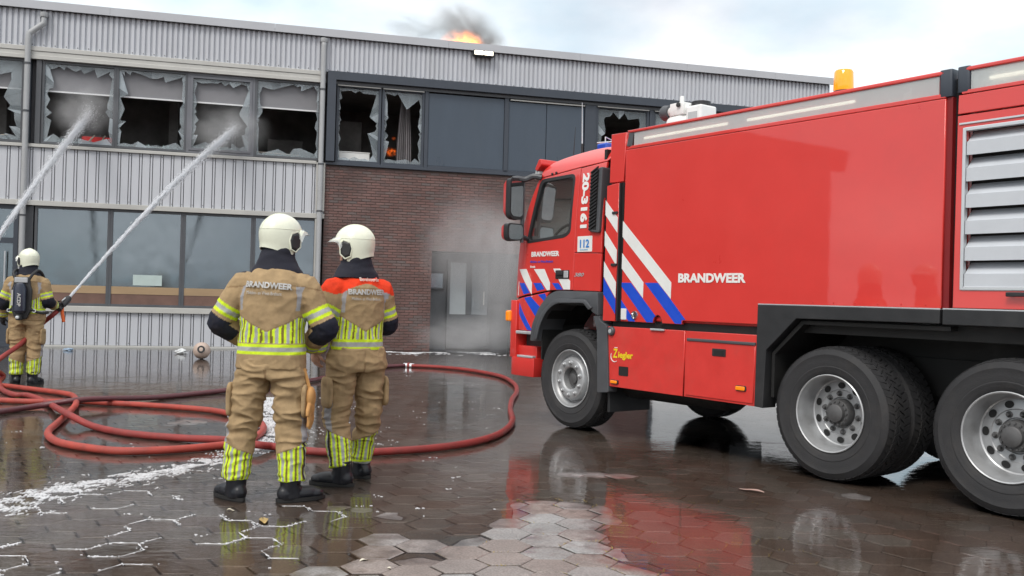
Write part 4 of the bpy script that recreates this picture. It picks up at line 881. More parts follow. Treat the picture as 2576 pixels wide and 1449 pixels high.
# ---- roof equipment
MB().box(1.70, 5.12, .10, TW - .10, 3.048, 3.056).build('added_roof_deck', SLAT, TR); MB().box(5.3, 7.65, .10, TW - .10, 3.048, 3.056).build('added_roof_deck', SLAT, TR)  # unseen grey deck, added to keep red bounce off the cannon
BC = MB().lathe([(0, 3.05), (.085, 3.05), (.085, 3.115), (.075, 3.125), (0, 3.125)], (4.13, .28, 0), 'z', 24).build('beacon_base', BLACKP, TR, smooth=True)
MB().lathe([(.076, 3.125), (.080, 3.135), (.076, 3.275), (.066, 3.292), (0, 3.297)], (4.13, .28, 0), 'z', 24).build('beacon_lens', mat('beacon_amber', (1, .33, .01), .12, var=.04, emit=(1, .3, .01), es=.35, coat=.7), BC, smooth=True)
MB().lathe([(.03, 3.128), (.03, 3.24), (0, 3.25)], (4.13, .28, 0), 'z', 10).build('beacon_bulb', CHROME, BC)
for (x_, y_, z_) in [(.83, .45, 3.0), (1.25, .25, 3.0)]: pass
BLB = MB().box(.98, 1.14, .38, .62, 2.98, 3.08).build('blue_beacon', BLUEL, TR, bevel=.02); MB().box(.97, 1.15, .37, .63, 2.965, 2.985).build('beacon_base', BLACKP, BLB)
MB().tube([(1.10, .40, 3.0), (1.10, .40, 3.14), (1.0, .62, 3.13), (.85, .50, 3.12)], .007, 6).build('wire_guard', ALU, TR)
MB().tube([(.775, .35, 2.97), (.772, .35, 3.10)], .012, 6).build('antenna_base', BLACKP, TR); MB().tube([(.772, .35, 3.09), (.755, .35, 3.56)], [.007, .003], 6).build('antenna', ALU, TR)
MB().tube([(.50, .45, 2.93), (.53, .45, 3.33)], [.007, .002], 6).build('antenna', BLACKP, TR)
# white water cannon
MO = MB().box(1.93, 2.14, .76, 1.00, 3.14, 3.40).build('cannon_drive_box', WPAINT, TR, bevel=.02)
MB().box(1.97, 2.09, .752, .758, 3.24, 3.33).build('vent_grille', mat('pale_grey', (.45, .46, .46), .5, var=.1), MO)
mo = MB(); mo.lathe([(0, 3.06), (.10, 3.06), (.10, 3.10), (.065, 3.12), (.065, 3.2), (0, 3.2)], (1.80, .88, 0), 'z', 18); mo.lathe([(0, 1.62), (.085, 1.62), (.10, 1.66), (.10, 1.80), (.075, 1.86), (.075, 1.96), (0, 1.96)], (0, .88, 3.26), 'x', 18); mo.build('cannon_body', WPAINT, TR, smooth=True)
mo = MB(); mo.lathe([(0, 1.60), (.055, 1.60), (.055, 1.90), (0, 1.90)], (0, .88, 3.40), 'x', 16); mo.box(1.66, 1.86, .80, .96, 3.34, 3.47); mo.tube([(1.76, .88, 3.44), (1.76, .88, 3.55)], .025, 8); MB().tube([(1.55, .86, 3.16), (1.62, .86, 3.16)], .022, 8).build('drain_pipe', WPAINT, TR); mo.build('cannon_head', WPAINT, TR, smooth=True, bevel=.01)
MB().lathe([(.0, 1.50), (.075, 1.50), (.085, 1.52), (.075, 1.60), (0, 1.60)], (0, .88, 3.40), 'x', 18).build('cannon_nozzle', GREYP, TR, smooth=True)
wl_ = MB(); wl_.lathe([(.085, -.015), (.10, -.015), (.10, .015), (.085, .015)], (2.03, .88, 3.43), 'z', 20, True); wl_.tube([(1.95, .88, 3.43), (2.11, .88, 3.43)], .01, 6); wl_.tube([(2.03, .88, 3.39), (2.03, .88, 3.44)], .012, 6); wl_.build('hand_wheel', BLACKP, TR)
MB().lathe([(0, -.02), (.026, -.015), (.026, .0)], (1.80, .79, 3.44), 'y', 10).build('knob', BLACKP, TR)
MB().box(1.7, 2.5, .6, 1.2, 3.05, 3.08).build('cannon_plinth', GREYP, TR)
# ---- wheels
def tyre_mesh():
    m = MB(); R_, Wd = .530, .305
    m.lathe([(.298, .03), (.32, .010), (.345, .004), (.36, .0005), (.365, -.0015), (.372, -.0015), (.376, .001), (.42, -.004), (.455, -.002), (.46, -.004), (.466, -.004), (.470, .0), (.495, .010), (.512, .026), (R_ - .013, .05), (R_ - .012, Wd - .05), (.512, Wd - .026), (.495, Wd - .01), (.42, Wd + .004), (.345, Wd - .004), (.298, Wd - .03)], n=72, closed=True)
    n_ = 54
    for k in range(n_):
        for (h0, h1, off, sk, r0) in [(.020, .082, 0, .012, R_ - .004), (.090, .140, .5, -.016, R_), (.148, .198, 0, .016, R_), (.206, .285, .5, -.012, R_ - .003)]:
            a0 = 2 * pi * (k + off) / n_; da = 2 * pi / n_ * .80; vs = []
            for r in (R_ - .02, r0):
                for h, s_ in ((h0, sk), (h1, -sk)):
                    for e_ in (0, da):
                        a = a0 + e_ + s_ / R_; rr = r - (.012 if h < .03 and r == r0 else 0); vs.append((rr * cos(a), h, rr * sin(a)))
            m.add(vs, [(4, 5, 7, 6), (0, 1, 5, 4), (2, 3, 7, 6), (0, 2, 6, 4), (1, 3, 7, 5)])
    return m.mesh('tyre', smooth=True, ang=32)
TYM = tyre_mesh(); TYM.materials.append(RUBBER)
def bolts(m, r, h, n_, rad=.017, ln=.03, ax0=0):
    for k in range(n_):
        a = 2 * pi * (k + ax0) / n_; m.lathe([(0, h - ln), (rad * .6, h - ln), (rad, h - ln * .7), (rad, h - .008), (rad * 1.5, h - .004), (rad * 1.5, h)], (r * cos(a), 0, r * sin(a)), 'y', 10)
def front_rim():
    m = MB().lathe([(.296, .05), (.308, .02), (.309, .008), (.303, .003), (.295, .008), (.288, .03), (.278, .048), (.262, .062), (.252, .085), (.242, .088), (.232, .055), (.222, .025), (.212, .012), (.198, .008), (.135, .008), (.128, .012), (.116, .022), (.112, .10), (.0, .10)], n=56)
    a = m.mesh('rim', smooth=True, ang=35); a.materials.append(STEEL)
    m = MB(); bolts(m, .172, .008, 1); b = m.mesh('wheel_nut', smooth=True, ang=35); b.materials.append(STEEL)
    m = MB().lathe([(.108, .10), (.095, .075), (.06, .07), (.055, .055), (.03, .05), (0, .05)], n=28); c = m.mesh('hub', smooth=True, ang=35); c.materials.append(HUBM)
    return a, b, c, None
def rear_rim():
    m = MB().lathe([(.296, .05), (.308, .02), (.309, .008), (.303, .003), (.295, .008), (.287, .035), (.279, .055), (.272, .10), (.266, .15), (.262, .175), (.252, .182), (.24, .178), (.185, .172), (.178, .178), (.125, .178), (.118, .19), (0, .20)], n=56)
    a = m.mesh('rim', smooth=True, ang=35); a.materials.append(STEEL)
    m = MB(); bolts(m, .152, .178, 1, .016, .034); b = m.mesh('wheel_nut', smooth=True, ang=35); b.materials.append(HUBM)
    m = MB().lathe([(.113, .19), (.108, .125), (.100, .115), (.075, .112), (.070, .085), (.060, .078), (0, .076)], n=30)
    for k in range(14): a_ = 2 * pi * k / 14; m.lathe([(0, .100), (.008, .101), (.009, .114)], (.09 * cos(a_), 0, .09 * sin(a_)), 'y', 6)
    c = m.mesh('hub', smooth=True, ang=35); c.materials.append(HUBM)
    m = MB()
    for k in range(1):
        a_ = 2 * pi * (k + .5) / 10; q = []
        for j in range(14):
            t_ = 2 * pi * j / 14; u, v = .026 * cos(t_), .032 * sin(t_); q.append(((.217 + u) * cos(a_) - v * sin(a_), .1675 + (.217 + u - .185) * .10, (.217 + u) * sin(a_) + v * cos(a_)))
        m.add(q, [tuple(range(14))])
    d = m.mesh('hand_hole', fix=False); d.materials.append(DARK)
    return a, b, c, d
FRM, RRM = front_rim(), rear_rim()
def wheel(x, y, parts, flip=False, rz=0., spin=0., nuts=True):
    wE = empty('wheel', (x, y, .527), (pi if flip else 0) + rz, TR)
    wE.rotation_euler = (0, spin, (pi if flip else 0) + rz)
    link('tyre', TYM, None, wE)
    for n_, me in zip(('rim', 'wheel_nut', 'hub', 'hand_hole'), parts):
        if not me: continue
        if n_ == 'wheel_nut':
            for k in range(10 if nuts else 0): link(n_, me, None, wE, None, (0, 2 * pi * (k + .3) / 10, 0))
        elif n_ == 'hand_hole':
            for k in range(10 if nuts else 0): link(n_, me, None, wE, None, (0, 2 * pi * k / 10, 0))
        else: link(n_, me, None, wE)
for fl in (False, True):
    s_ = (lambda v: TW - v) if fl else (lambda v: v)
    wheel(1.03, s_(.035), FRM, fl, 0, .2)
    for x_, sp in ((4.23, .0), (5.60, .35)):
        wheel(x_, s_(.03), RRM, fl, 0, sp); wheel(x_, s_(.375), RRM, fl, 0, sp + .4, False)

# ================================================================== PEOPLE
KHAKI = (.385, .272, .150); KDARK = (.27, .18, .095); HIV = (.66, .86, .035); SILV = (.40, .41, .40); NAVYC = (.018, .020, .032); ORANGE = (.80, .055, .018); GREYR = (.36, .355, .37)
CLOTH = mat('turnout_cloth', attr='col', rough=.8, var=.22, scale=11, bump=.3, bscale=330, spec=.2, dirt=.28, dirtcol=(.12, .085, .05))
HOODM = mat('navy_hood', (.018, .019, .030), .85, var=.2, scale=20, bump=.3, bscale=200)
BOOTM = mat('boot_leather', (.009, .010, .014), .35, var=.3, scale=12, dirt=.3, dirtcol=(.06, .055, .05))
SOLEM = mat('boot_sole', (.012, .012, .012), .6, var=.3)
HELM = mat('helmet_shell', (.76, .78, .64), .36, var=.06, scale=9, coat=.4, coat_r=.12, dirt=.22, dirtcol=(.40, .38, .26))
SKIN = mat('skin', (.52, .30, .22), .5, var=.08, scale=12)
GLOVE = mat('black_glove', (.016, .016, .018), .7, var=.3, scale=20)
TANGL = mat('tan_leather_glove', (.48, .25, .085), .65, var=.2, scale=14)
VISOR = mat('clear_visor', (.75, .77, .74), .08, var=0, alpha=.45, coat=.4)
SILVT = mat('silver_print', (.46, .46, .45), .5, var=.05)

def remesh(m, voxel, smooth=4):
    me = m.mesh('tmp', fix=True); o = bpy.data.objects.new('tmp', me); COL.objects.link(o)
    md = o.modifiers.new('r', 'REMESH'); md.mode = 'VOXEL'; md.voxel_size = voxel
    s = o.modifiers.new('s', 'SMOOTH'); s.iterations = smooth; s.factor = .5
    dg = bpy.context.evaluated_depsgraph_get(); r = bpy.data.meshes.new_from_object(o.evaluated_get(dg))
    bpy.data.objects.remove(o); bpy.data.meshes.remove(me); r.materials.clear()
    r.polygons.foreach_set('use_smooth', [True] * len(r.polygons)); return r
def rings(m, R, n=28, e=2.4):
    """stack of horizontal superellipse rings: (cx, cy, z, rx, ry)"""
    vs = []
    for (cx, cy, z, rx, ry) in R:
        for k in range(n):
            a = 2 * pi * k / n; c, s = cos(a), sin(a)
            vs.append((cx + rx * math.copysign(abs(c) ** (2 / e), c), cy + ry * math.copysign(abs(s) ** (2 / e), s), z))
    L_ = len(R); fs = [(i * n + k, i * n + (k + 1) % n, (i + 1) * n + (k + 1) % n, (i + 1) * n + k) for i in range(L_ - 1) for k in range(n)]
    m.add(vs, fs + [tuple(range(n - 1, -1, -1)), tuple(range((L_ - 1) * n, L_ * n))]); return m
def wrinkle(me, fn):
    ns = [v.normal.copy() for v in me.vertices]
    for v, nn in zip(me.vertices, ns): v.co += nn * fn(v.co)
def paint(me, fn):
    a = me.color_attributes.new('col', 'FLOAT_COLOR', 'POINT')
    buf = []
    for v in me.vertices: c = fn(v.co, v.normal); buf += [c[0], c[1], c[2], 1.]
    a.data.foreach_set('color', buf)
def lerp3(P, Q, t): return Vector(P).lerp(Vector(Q), t)
def seg_t(p, a, b):
    d = b - a; t = max(0, min(1, (p - a).dot(d) / d.length_squared)); return t, (p - (a + d * t)).length
def stripe3(t, a, b, w=.30):
    """yellow - silver - yellow band between a and b"""
    u = (t - a) / (b - a); return SILV if w < u < 1 - w else HIV
def ridge(x): return 1 - abs(x)

def person(name, loc, rz, J, label, opt):
    E_ = tag(empty(name, loc, rz), label, 'person', 'firefighters')
    V = {k: Vector(v) for k, v in J.items()}; sd = opt.get('seed', 1) * 7.3; tw = opt.get('twist', 0)
    hem, pel = V['pelvis'].z, V['pelvis']; ch = V['chest']; nk = V['neck']
    # ---------------- jacket
    m = MB(); px, py = pel.x, pel.y
    hw = opt.get('w', 1.0)
    R = [(px, py, hem - .05, .236 * hw, .150), (px, py, hem + .02, .238 * hw, .155), (px, py, hem + .10, .230 * hw, .155), (lerp3(pel, ch, .45).x, lerp3(pel, ch, .45).y, hem + .22, .218 * hw, .152),
         (lerp3(pel, ch, .8).x, lerp3(pel, ch, .8).y, hem + .34, .225 * hw, .158), (ch.x, ch.y, ch.z, .230 * hw, .160), (ch.x, ch.y, ch.z + .08, .212 * hw, .150), (ch.x, ch.y + .005, ch.z + .14, .175 * hw, .128), (ch.x, ch.y + .01, ch.z + .185, .130, .105), (nk.x, nk.y + .01, nk.z - .02, .095, .088), (nk.x, nk.y + .01, nk.z + .03, .085, .082)]
    R = [(q[0], q[1], q[2], q[3], q[4] * opt.get('d', 1.0)) for q in R]
    rings(m, R)
    for s_ in 'lr':
        sh, el, wr_ = V['sh' + s_], V['el' + s_], V['wr' + s_]
        P = [lerp3(sh, ch, .30) + Vector((0, 0, .02)), sh, lerp3(sh, el, .35), lerp3(sh, el, .75), el, lerp3(el, wr_, .3), lerp3(el, wr_, .7), wr_]
        m.tube(catmull(P, 3), [x for x in [.085 + 0 * i for i in range(3)] + [.093, .093, .092, .09, .088, .086, .086, .086, .087, .088, .088, .086, .082, .079, .076, .074, .072, .070, .068]][:22], 14)
    ja = remesh(m, opt.get('vox', .0068), 8)
    def jw(p):
        q = Vector((p.x * 4.0, p.y * 4.0, p.z * 6 + p.x * 4)) + Vector((sd, 0, 0))
        f = noise.noise(q) ; g_ = ridge(noise.noise(Vector((p.x * 5, p.y * 5, p.z * 10 - p.x * 5)) + Vector((0, sd, 0)) + Vector((f, f, f)) * .8))
        g2 = ridge(noise.noise(Vector((p.x * 14 + p.z * 6, p.y * 13, p.z * 20 - p.x * 8)) + Vector((sd, 0, 2)))) ** 3; return .008 * f + .011 * (g_ - .77) + .002 * (g2 - .55)
    wrinkle(ja, jw)
    rc = .155
    def region(p):
        best = None
        for s_ in 'lr':
            sh, el, wr_ = V['sh' + s_], V['el' + s_], V['wr' + s_]
            t1, d1 = seg_t(p, sh, el); t2, d2 = seg_t(p, el, wr_)
            if d1 <= d2: c = (d1, t1, s_, 0)
            else: c = (d2, t2, s_, 1)
            if best is None or c[0] < best[0]: best = c
        return best
    V0, VS = opt.get('v', (1.12, 1.215))
    def jc(p, nn):
        d, t, s_, fo = region(p)
        ax = pel.lerp(ch, max(0, min(1, (p.z - pel.z) / (ch.z - pel.z)))); rx, ry = p.x - ax.x, p.y - ax.y
        inside = (abs(rx) / (.232 * hw)) ** 2 + (ry / (.16 * opt.get('d', 1.0))) ** 2
        arm = (d < .105) and (inside > 1.12 or (fo == 1) or (fo == 0 and t > .30 and abs(rx) > .19 * hw)) and p.z < V['sh' + s_].z + .06
        if arm and not (fo == 0 and t < .22):
            if fo == 0:
                if .52 < t < .78: return stripe3(t, .52, .78)
                if t > .86: return NAVYC if (p - V['el' + s_]).length < .16 else KHAKI
                return KHAKI
            if t < .42:
                o_ = V['el' + s_] - V['wr' + s_]; side = (p - lerp3(V['el' + s_], V['wr' + s_], t)).normalized()
                out_ = (V['el' + s_] - ((V['sh' + s_] + V['wr' + s_]) * .5)).normalized()
                return NAVYC if side.dot(out_) > -.25 else KHAKI
            if .66 < t < .90: return stripe3(t, .66, .90)
            return KHAKI
        z = p.z; ang = atan2(rx / 1.45, -ry); u = ang * .215 + .0028 * sin(z * 34 + ang * 5)     # arc length from the middle of the back
        if z < hem + .0: return KHAKI
        if hem + .045 < z < hem + .115: return stripe3(z, hem + .045, hem + .115)
        vt = V0 + (VS - V0) * min(1, abs(u) / .21)
        if hem + .12 < z < vt:
            if z > vt - .008: return KDARK
            k = ((u + .0085 + 10) % .068) / .068
            if k < .32: return SILV
            if k < .54: return HIV
            if k < .76: return (.20, .15, .045)
            return HIV
        if opt.get('vest') and z > ch.z + .118 - .060 * min(1.2, abs(u) / .2) ** 1.5:
            return ORANGE
        if .180 < abs(u) < .222 and V0 + .13 < z < V0 + .29: return GREYR
        if abs(z - (ch.z + .085 - .10 * u * u * 4)) < .006: return KDARK
        if z > ch.z + .155 and abs(rx) > .10 and not opt.get('vest'): return NAVYC if abs(rx) > .185 else KHAKI
        if abs(z - (hem + .125)) < .004: return KDARK
        return KHAKI
    paint(ja, jc); JK = link('jacket', ja, CLOTH, E_)
    bvh = BVHTree.FromPolygons([v.co for v in ja.vertices], [tuple(p.vertices) for p in ja.polygons])
    def wrap_text(s, cx, z0, width, height, m_, weight=.02, arc=0., nm='lettering', tilt=0):
        me = text_mesh(s, 1, 1, weight, .0); xs = [v.co.x for v in me.vertices]; ys = [v.co.y for v in me.vertices]
        x0, x1, y0, y1 = min(xs), max(xs), min(ys), max(ys)
        ca, sa = cos(tw), sin(tw); dirv = Vector((-sa, ca, 0)); rt_ = Vector((ca, sa, 0))
        for v in me.vertices:
            a = (v.co.x - (x0 + x1) / 2) / (x1 - x0) * width; b = (v.co.y - y0) / (y1 - y0) * height
            o_ = ch + rt_ * (cx + a) - dirv * .6; o_.z = z0 + b - arc * (a / width) ** 2 * 4 + tilt * a
            h = bvh.ray_cast(o_, dirv)
            v.co = (h[0] - dirv * .011) if h[0] else o_ + dirv * .44
        link(nm, me, m_, JK)
    for tx in opt.get('texts', ()): wrap_text(*tx[:6], **tx[6])
    # ---------------- trousers
    m = MB()
    rings(m, [(px, py, hem + .06, .205, .135), (px, py, hem - .04, .228, .150), (px, py, hem - .09, .230, .150), (px, py, hem - .125, .20, .13)])
    for s_ in 'lr':
        hp, kn, an = V['hp' + s_], V['kn' + s_], V['an' + s_]
        P = [hp + Vector((0, 0, .05)), hp, lerp3(hp, kn, .33), lerp3(hp, kn, .7), kn, lerp3(kn, an, .33), lerp3(kn, an, .66), an + Vector((0, 0, .0))]
        r_ = [.112, .120, .116, .110, .104, .098, .092, .088]; rr = []
        for i in range(7):
            for j in range(3): rr.append(r_[i] + (r_[i + 1] - r_[i]) * j / 3)
        rr.append(r_[-1]); m.tube(catmull(P, 3), [x * opt.get('leg', 1) for x in rr], 18)
    tr_ = remesh(m, opt.get('vox', .0068), 8)
    def tw_(p):
        q = Vector((p.x * 5, p.y * 4, p.z * 10)) + Vector((sd, 3, 0)); f = noise.noise(q)
        g_ = ridge(noise.noise(Vector((p.x * 6 + p.z * 4 * (1 if p.x > px else -1), p.y * 6, p.z * 15)) + Vector((0, sd, 5)) + Vector((f, f, f)) * .7))
        k = 1.0 + .9 * math.exp(-((p.z - .52) / .14) ** 2) + .5 * math.exp(-((p.z - .75) / .1) ** 2); g2 = ridge(noise.noise(Vector((p.x * 13 - p.z * 9 * (1 if p.x > px else -1), p.y * 12, p.z * 24)) + Vector((sd, 0, 2)))) ** 3; return k * (.007 * f + .022 * (g_ - .80)) + .0025 * (g2 - .55)
    wrinkle(tr_, tw_)
    def tcol(p, nn):
        s_ = 'l' if (p - V['knl']).xy.length < (p - V['knr']).xy.length else 'r'
        if p.z > hem - .2: return KHAKI if abs(p.x - px) > .008 or p.z > hem - .05 else KDARK
        t_ = max(0, min(1, (V['kn' + s_].z - p.z) / (V['kn' + s_].z - V['an' + s_].z))); ax = V['kn' + s_].lerp(V['an' + s_], t_) if p.z < V['kn' + s_].z else V['hp' + s_].lerp(V['kn' + s_], (V['hp' + s_].z - p.z) / (V['hp' + s_].z - V['kn' + s_].z))
        sg = -1 if s_ == 'l' else 1; yaw = opt.get('leg_yaw', {}).get(s_, 0)
        rx, ry = p.x - ax.x, p.y - ax.y; rx, ry = rx * cos(yaw) + ry * sin(yaw), -rx * sin(yaw) + ry * cos(yaw)
        a = atan2(rx, -ry) * sg                      # 0 at the back, + towards the outside
        u = a * .092; top = .335 + .055 * (min(max(a, -1.6), 1.6) / 1.6) - .0; b0 = .088
        if p.z < b0: return KHAKI
        if p.z < b0 + .052: return stripe3(p.z, b0, b0 + .052, .28)
        if p.z < top:
            if 1.50 < a < 1.72: return (.015, .015, .015)
            k = ((u + .012 + 10) % .062) / .062
            if k < .32: return SILV
            if k < .54: return HIV
            if k < .76: return (.20, .15, .045)
            return HIV
        if abs(p.z - top) < .006: return KDARK
        if 1.15 < a < 1.75 and p.z < hem - .32: return GREYR
        if 2.4 < abs(a) and .42 < p.z < .66: return NAVYC
        return KHAKI
    paint(tr_, tcol); TRS = link('trousers', tr_, CLOTH, E_)
    # cargo pockets
    for s_ in 'lr':
        if opt.get('pockets', 'lr').find(s_) < 0: continue
        sg = -1 if s_ == 'l' else 1; hp, kn = V['hp' + s_], V['kn' + s_]; c = hp.lerp(kn, .42)
        m = MB(); m.blob((c.x + sg * .105, c.y - .012, c.z), (.020, .088, .120), 20, 14, lambda d: .92 / max(abs(d.x) ** 5 + abs(d.y) ** 5 + abs(d.z) ** 5, 1e-6) ** .2)
        me = m.mesh('p', smooth=True, ang=60); wrinkle(me, lambda p: .004 * noise.noise(p * 14)); paint(me, lambda p, n_: KHAKI if p.z < c.z + .05 or p.z > c.z + .058 else KDARK); link('pocket', me, CLOTH, TRS)
    # ---------------- boots
    for s_ in 'lr':
        an = V['an' + s_]; yw = opt['feet'][s_]
        m = MB(); rings(m, [(0, .0, .014, .052, .085), (0, .0, .05, .054, .075), (0, -.01, .10, .058, .066), (0, -.012, .17, .064, .070)], 18, 2.2)
        m.blob((0, .075, .044), (.052, .130, .046), 16, 10); m.blob((0, .160, .036), (.049, .066, .036), 14, 8); m.blob((0, -.045, .05), (.05, .055, .055), 14, 8)
        bm_ = remesh(m, .007, 2); M4 = Matrix.Translation((an.x, an.y, 0)) @ Matrix.Rotation(yw, 4, 'Z') @ Matrix.Diagonal((1.08, 1.0, 1.05, 1)); bm_.transform(M4); B_ = link('boot', bm_, BOOTM, E_)
        P = []
        for k in range(22):
            a = 2 * pi * k / 22; yy = sin(a); P.append(((.056 + .008 * yy) * cos(a), .065 + .172 * yy))
        v = [(x, y, .0) for x, y in P] + [(x * 1.03, y, .022) for x, y in P]; so_ = MB().add(v, [tuple(range(22)), tuple(range(22, 44))] + [(i, (i + 1) % 22, (i + 1) % 22 + 22, i + 22) for i in range(22)]).mesh('sole', smooth=True); so_.transform(M4); link('sole', so_, SOLEM, B_)
    # ---------------- body: head, neck, core, arms and hands as one skin
    hd = V['head']; yh = opt['look']; m = MB()
    fwd = Vector((-sin(yh), cos(yh), 0)); rgt = Vector((cos(yh), sin(yh), 0))
    def hp_(a, b, c): return hd + rgt * a + fwd * b + Vector((0, 0, c))
    Mh = Matrix.Translation(hd) @ Matrix.Rotation(yh, 4, 'Z')
    hm = MB(); hm.blob((0, .0, .0), (.076, .094, .112), 20, 14); hm.blob((0, .045, -.065), (.056, .055, .06), 14, 10)
    hm.blob((0, .098, -.012), (.015, .024, .020), 10, 8); hm.blob((0, .088, .012), (.012, .02, .03), 10, 8); hm.blob((0, .088, -.052), (.026, .016, .010), 10, 6); hm.blob((0, .088, -.068), (.024, .014, .010), 10, 6); hm.blob((0, .084, -.098), (.022, .022, .022), 10, 6)
    hm.blob((-.032, .080, .036), (.022, .018, .010), 8, 6); hm.blob((.032, .080, .036), (.022, .018, .010), 8, 6)
    for q in (-1, 1): hm.blob((q * .076, -.005, .0), (.010, .022, .032), 10, 8)
    for v in hm.v: m.v.append(tuple(Mh @ Vector(v)))
    m.f += hm.f; m.mi += [0] * len(hm.f)
    m.tube([hd + Vector((0, 0, -.06)), nk, ch + Vector((0, 0, .1))], [.052, .055, .07], 14)
    rings(m, [(px, py, hem - .05, .13, .09), (px, py, hem + .15, .12, .085), (ch.x, ch.y, ch.z, .15, .10), (ch.x, ch.y, ch.z + .14, .11, .07)], 18)
    for s_ in 'lr':
        sh, el, wr_, hn = V['sh' + s_], V['el' + s_], V['wr' + s_], V['hn' + s_]
        m.tube([lerp3(sh, ch, .5), sh, el, wr_], [.055, .052, .044, .030], 12); m.tube([V['hp' + s_] + Vector((0, 0, .05)), V['hp' + s_], V['kn' + s_], V['an' + s_]], [.08, .085, .06, .04], 12)
        # hand: palm, four fingers of unequal length, thumb from the side of the palm
        d = (hn - wr_).normalized(); cu = Vector(opt['curl'][s_]).normalized(); cu = (cu - d * cu.dot(d)).normalized(); sdv = d.cross(cu)
        hn0 = wr_; m.tube([hn0 + d * .0, hn0 + d * .03, hn0 + d * .06, hn0 + d * .09], [.028, .034, .038, .030], 12)
        kc = opt['grip'][s_]
        for i, ln in enumerate((.072, .082, .078, .060)):
            o_ = (i - 1.5) * .0195; b0 = hn0 + d * .085 + sdv * o_; P = [b0]; an_ = 0
            for sgm in (.45, .33, .25):
                an_ += kc; P.append(P[-1] + (d * cos(an_) + cu * sin(an_)) * ln * sgm)
            m.tube(P, [.0098, .0095, .0088, .0075], 8)
        th = 1 if s_ == 'l' else -1; b0 = hn0 + d * .03 + sdv * (.032 * th); P = [b0, b0 + (d * .7 + sdv * .7 * th + cu * .2).normalized() * .035, b0 + (d * .85 + sdv * .55 * th + cu * .5).normalized() * .070]
        m.tube(P, [.014, .0115, .009], 8)
    body = remesh(m, .0065, 2)
    gl = opt.get('gloves'); bodym = [SKIN, GLOVE]; BO = link('body', body, None, E_)
    for q in bodym: body.materials.append(q)
    if gl:
        mi = []
        for p in body.polygons:
            c = p.center; mi.append(1 if min((c - V['wrl']).length, (c - V['wrr']).length) < .22 and min((c - V['hnl']).length, (c - V['hnr']).length) < .17 else 0)
        body.polygons.foreach_set('material_index', mi)
    for q in (-1, 1):
        e_ = MB(); e_.blob(tuple(hp_(q * .031, .0835, .014)), (.011, .011, .009), 10, 8); e_.build('eye', mat('eye_white', (.7, .7, .68), .2, var=0), BO, smooth=True)
        b_ = MB(); b_.blob(tuple(hp_(q * .031, .0935, .014)), (.005, .003, .005), 8, 6); b_.build('iris', mat('eye_dark', (.03, .02, .015), .2, var=0), BO, smooth=True)
    # ---------------- hood and collar
    m = MB(); rings(m, [(nk.x, nk.y + .005, nk.z - .068, .178, .128), (nk.x, nk.y + .005, nk.z - .035, .160, .124), (nk.x, nk.y + .005, nk.z - .0, .138, .116), (nk.x, nk.y + .002, nk.z + .04, .118, .110), (lerp3(nk, hd, .5).x, lerp3(nk, hd, .5).y - .006, lerp3(nk, hd, .5).z, .110, .108), (hd.x, hd.y - .006, hd.z - .05, .106, .106)], 26, 2.1)
    hm2 = MB(); hm2.blob((0, -.016, -.005), (.088, .094, .115), 20, 12)
    for v in hm2.v: m.v.append(tuple(Mh @ Vector(v)))
    o0 = len(m.v) - len(hm2.v); m.f += [tuple(i + o0 for i in f) for f in hm2.f]; m.mi += [0] * len(hm2.f)
    ho = remesh(m, .008, 4); wrinkle(ho, lambda p: .006 * noise.noise(Vector((p.x * 11, p.y * 11, p.z * 26 + sd))))
    # open the hood in front of the face
    b = bmesh.new(); b.from_mesh(ho); inv = Mh.inverted()
    kill = [v for v in b.verts if (inv @ v.co).y > .045 and -.10 < (inv @ v.co).z < .09 and abs((inv @ v.co).x) < .075]
    bmesh.ops.delete(b, geom=kill, context='VERTS'); b.to_mesh(ho); b.free(); link('hood', ho, HOODM, E_)
    # ---------------- helmet
    tl = opt.get('tilt', 0); MH = Matrix.Translation(hd + Vector((0, 0, .015))) @ Matrix.Rotation(yh, 4, 'Z') @ Matrix.Rotation(tl, 4, 'X') @ Matrix.Diagonal((.90, .90, .95, 1))
    HE = empty('helmet', (0, 0, 0), 0, E_); HE.matrix_local = MH
    na, nb_ = 56, 22; vs = []
    def hel(a, s, grow=0.):
        """a: angle from the front, s: 0 crown .. 1 rim"""
        f = cos(a); rim = .028 if f > .55 else (-.136 + .046 * max(0, -f) ** 1.2 if f < .25 else -.136 + .164 * ((f - .25) / .30))
        rx, ry = .139 + grow, .164 + grow
        if s < .70: ph = s / .70 * pi / 2; k = sin(ph); z = .012 + .138 * cos(ph)
        else: u = (s - .70) / .30; z = .012 + (rim - .012) * u; k = 1 - .10 * u * u * (1 if f < .4 else .3)
        fl = 1 + .06 * max(0, -f) * max(0, (s - .90) / .10) ** 1.5; rid = 1 + .010 * math.exp(-(abs(sin(a)) / .25) ** 2) * (1 if s < .6 else 0)
        return Vector((rx * k * sin(a) * fl, ry * k * cos(a) * fl - .006, z * rid + grow))
    for j in range(nb_ + 1):
        for i in range(na): vs.append(hel(2 * pi * i / na, j / nb_))
    nv = len(vs)
    for j in range(nb_ + 1):
        for i in range(na): q = hel(2 * pi * i / na, j / nb_); vs.append(Vector((q.x * .95, q.y * .95, q.z - .006 if j < nb_ else q.z)))
    fs = [(j * na + i, (j + 1) * na + i, (j + 1) * na + (i + 1) % na, j * na + (i + 1) % na) for j in range(nb_) for i in range(na)]
    fs += [(nv + j * na + i, nv + j * na + (i + 1) % na, nv + (j + 1) * na + (i + 1) % na, nv + (j + 1) * na + i) for j in range(nb_) for i in range(na)]
    fs += [(nb_ * na + i, nv + nb_ * na + i, nv + nb_ * na + (i + 1) % na, nb_ * na + (i + 1) % na) for i in range(na)]
    MB().add(vs, fs).build('shell', HELM, HE, smooth=True, ang=50)
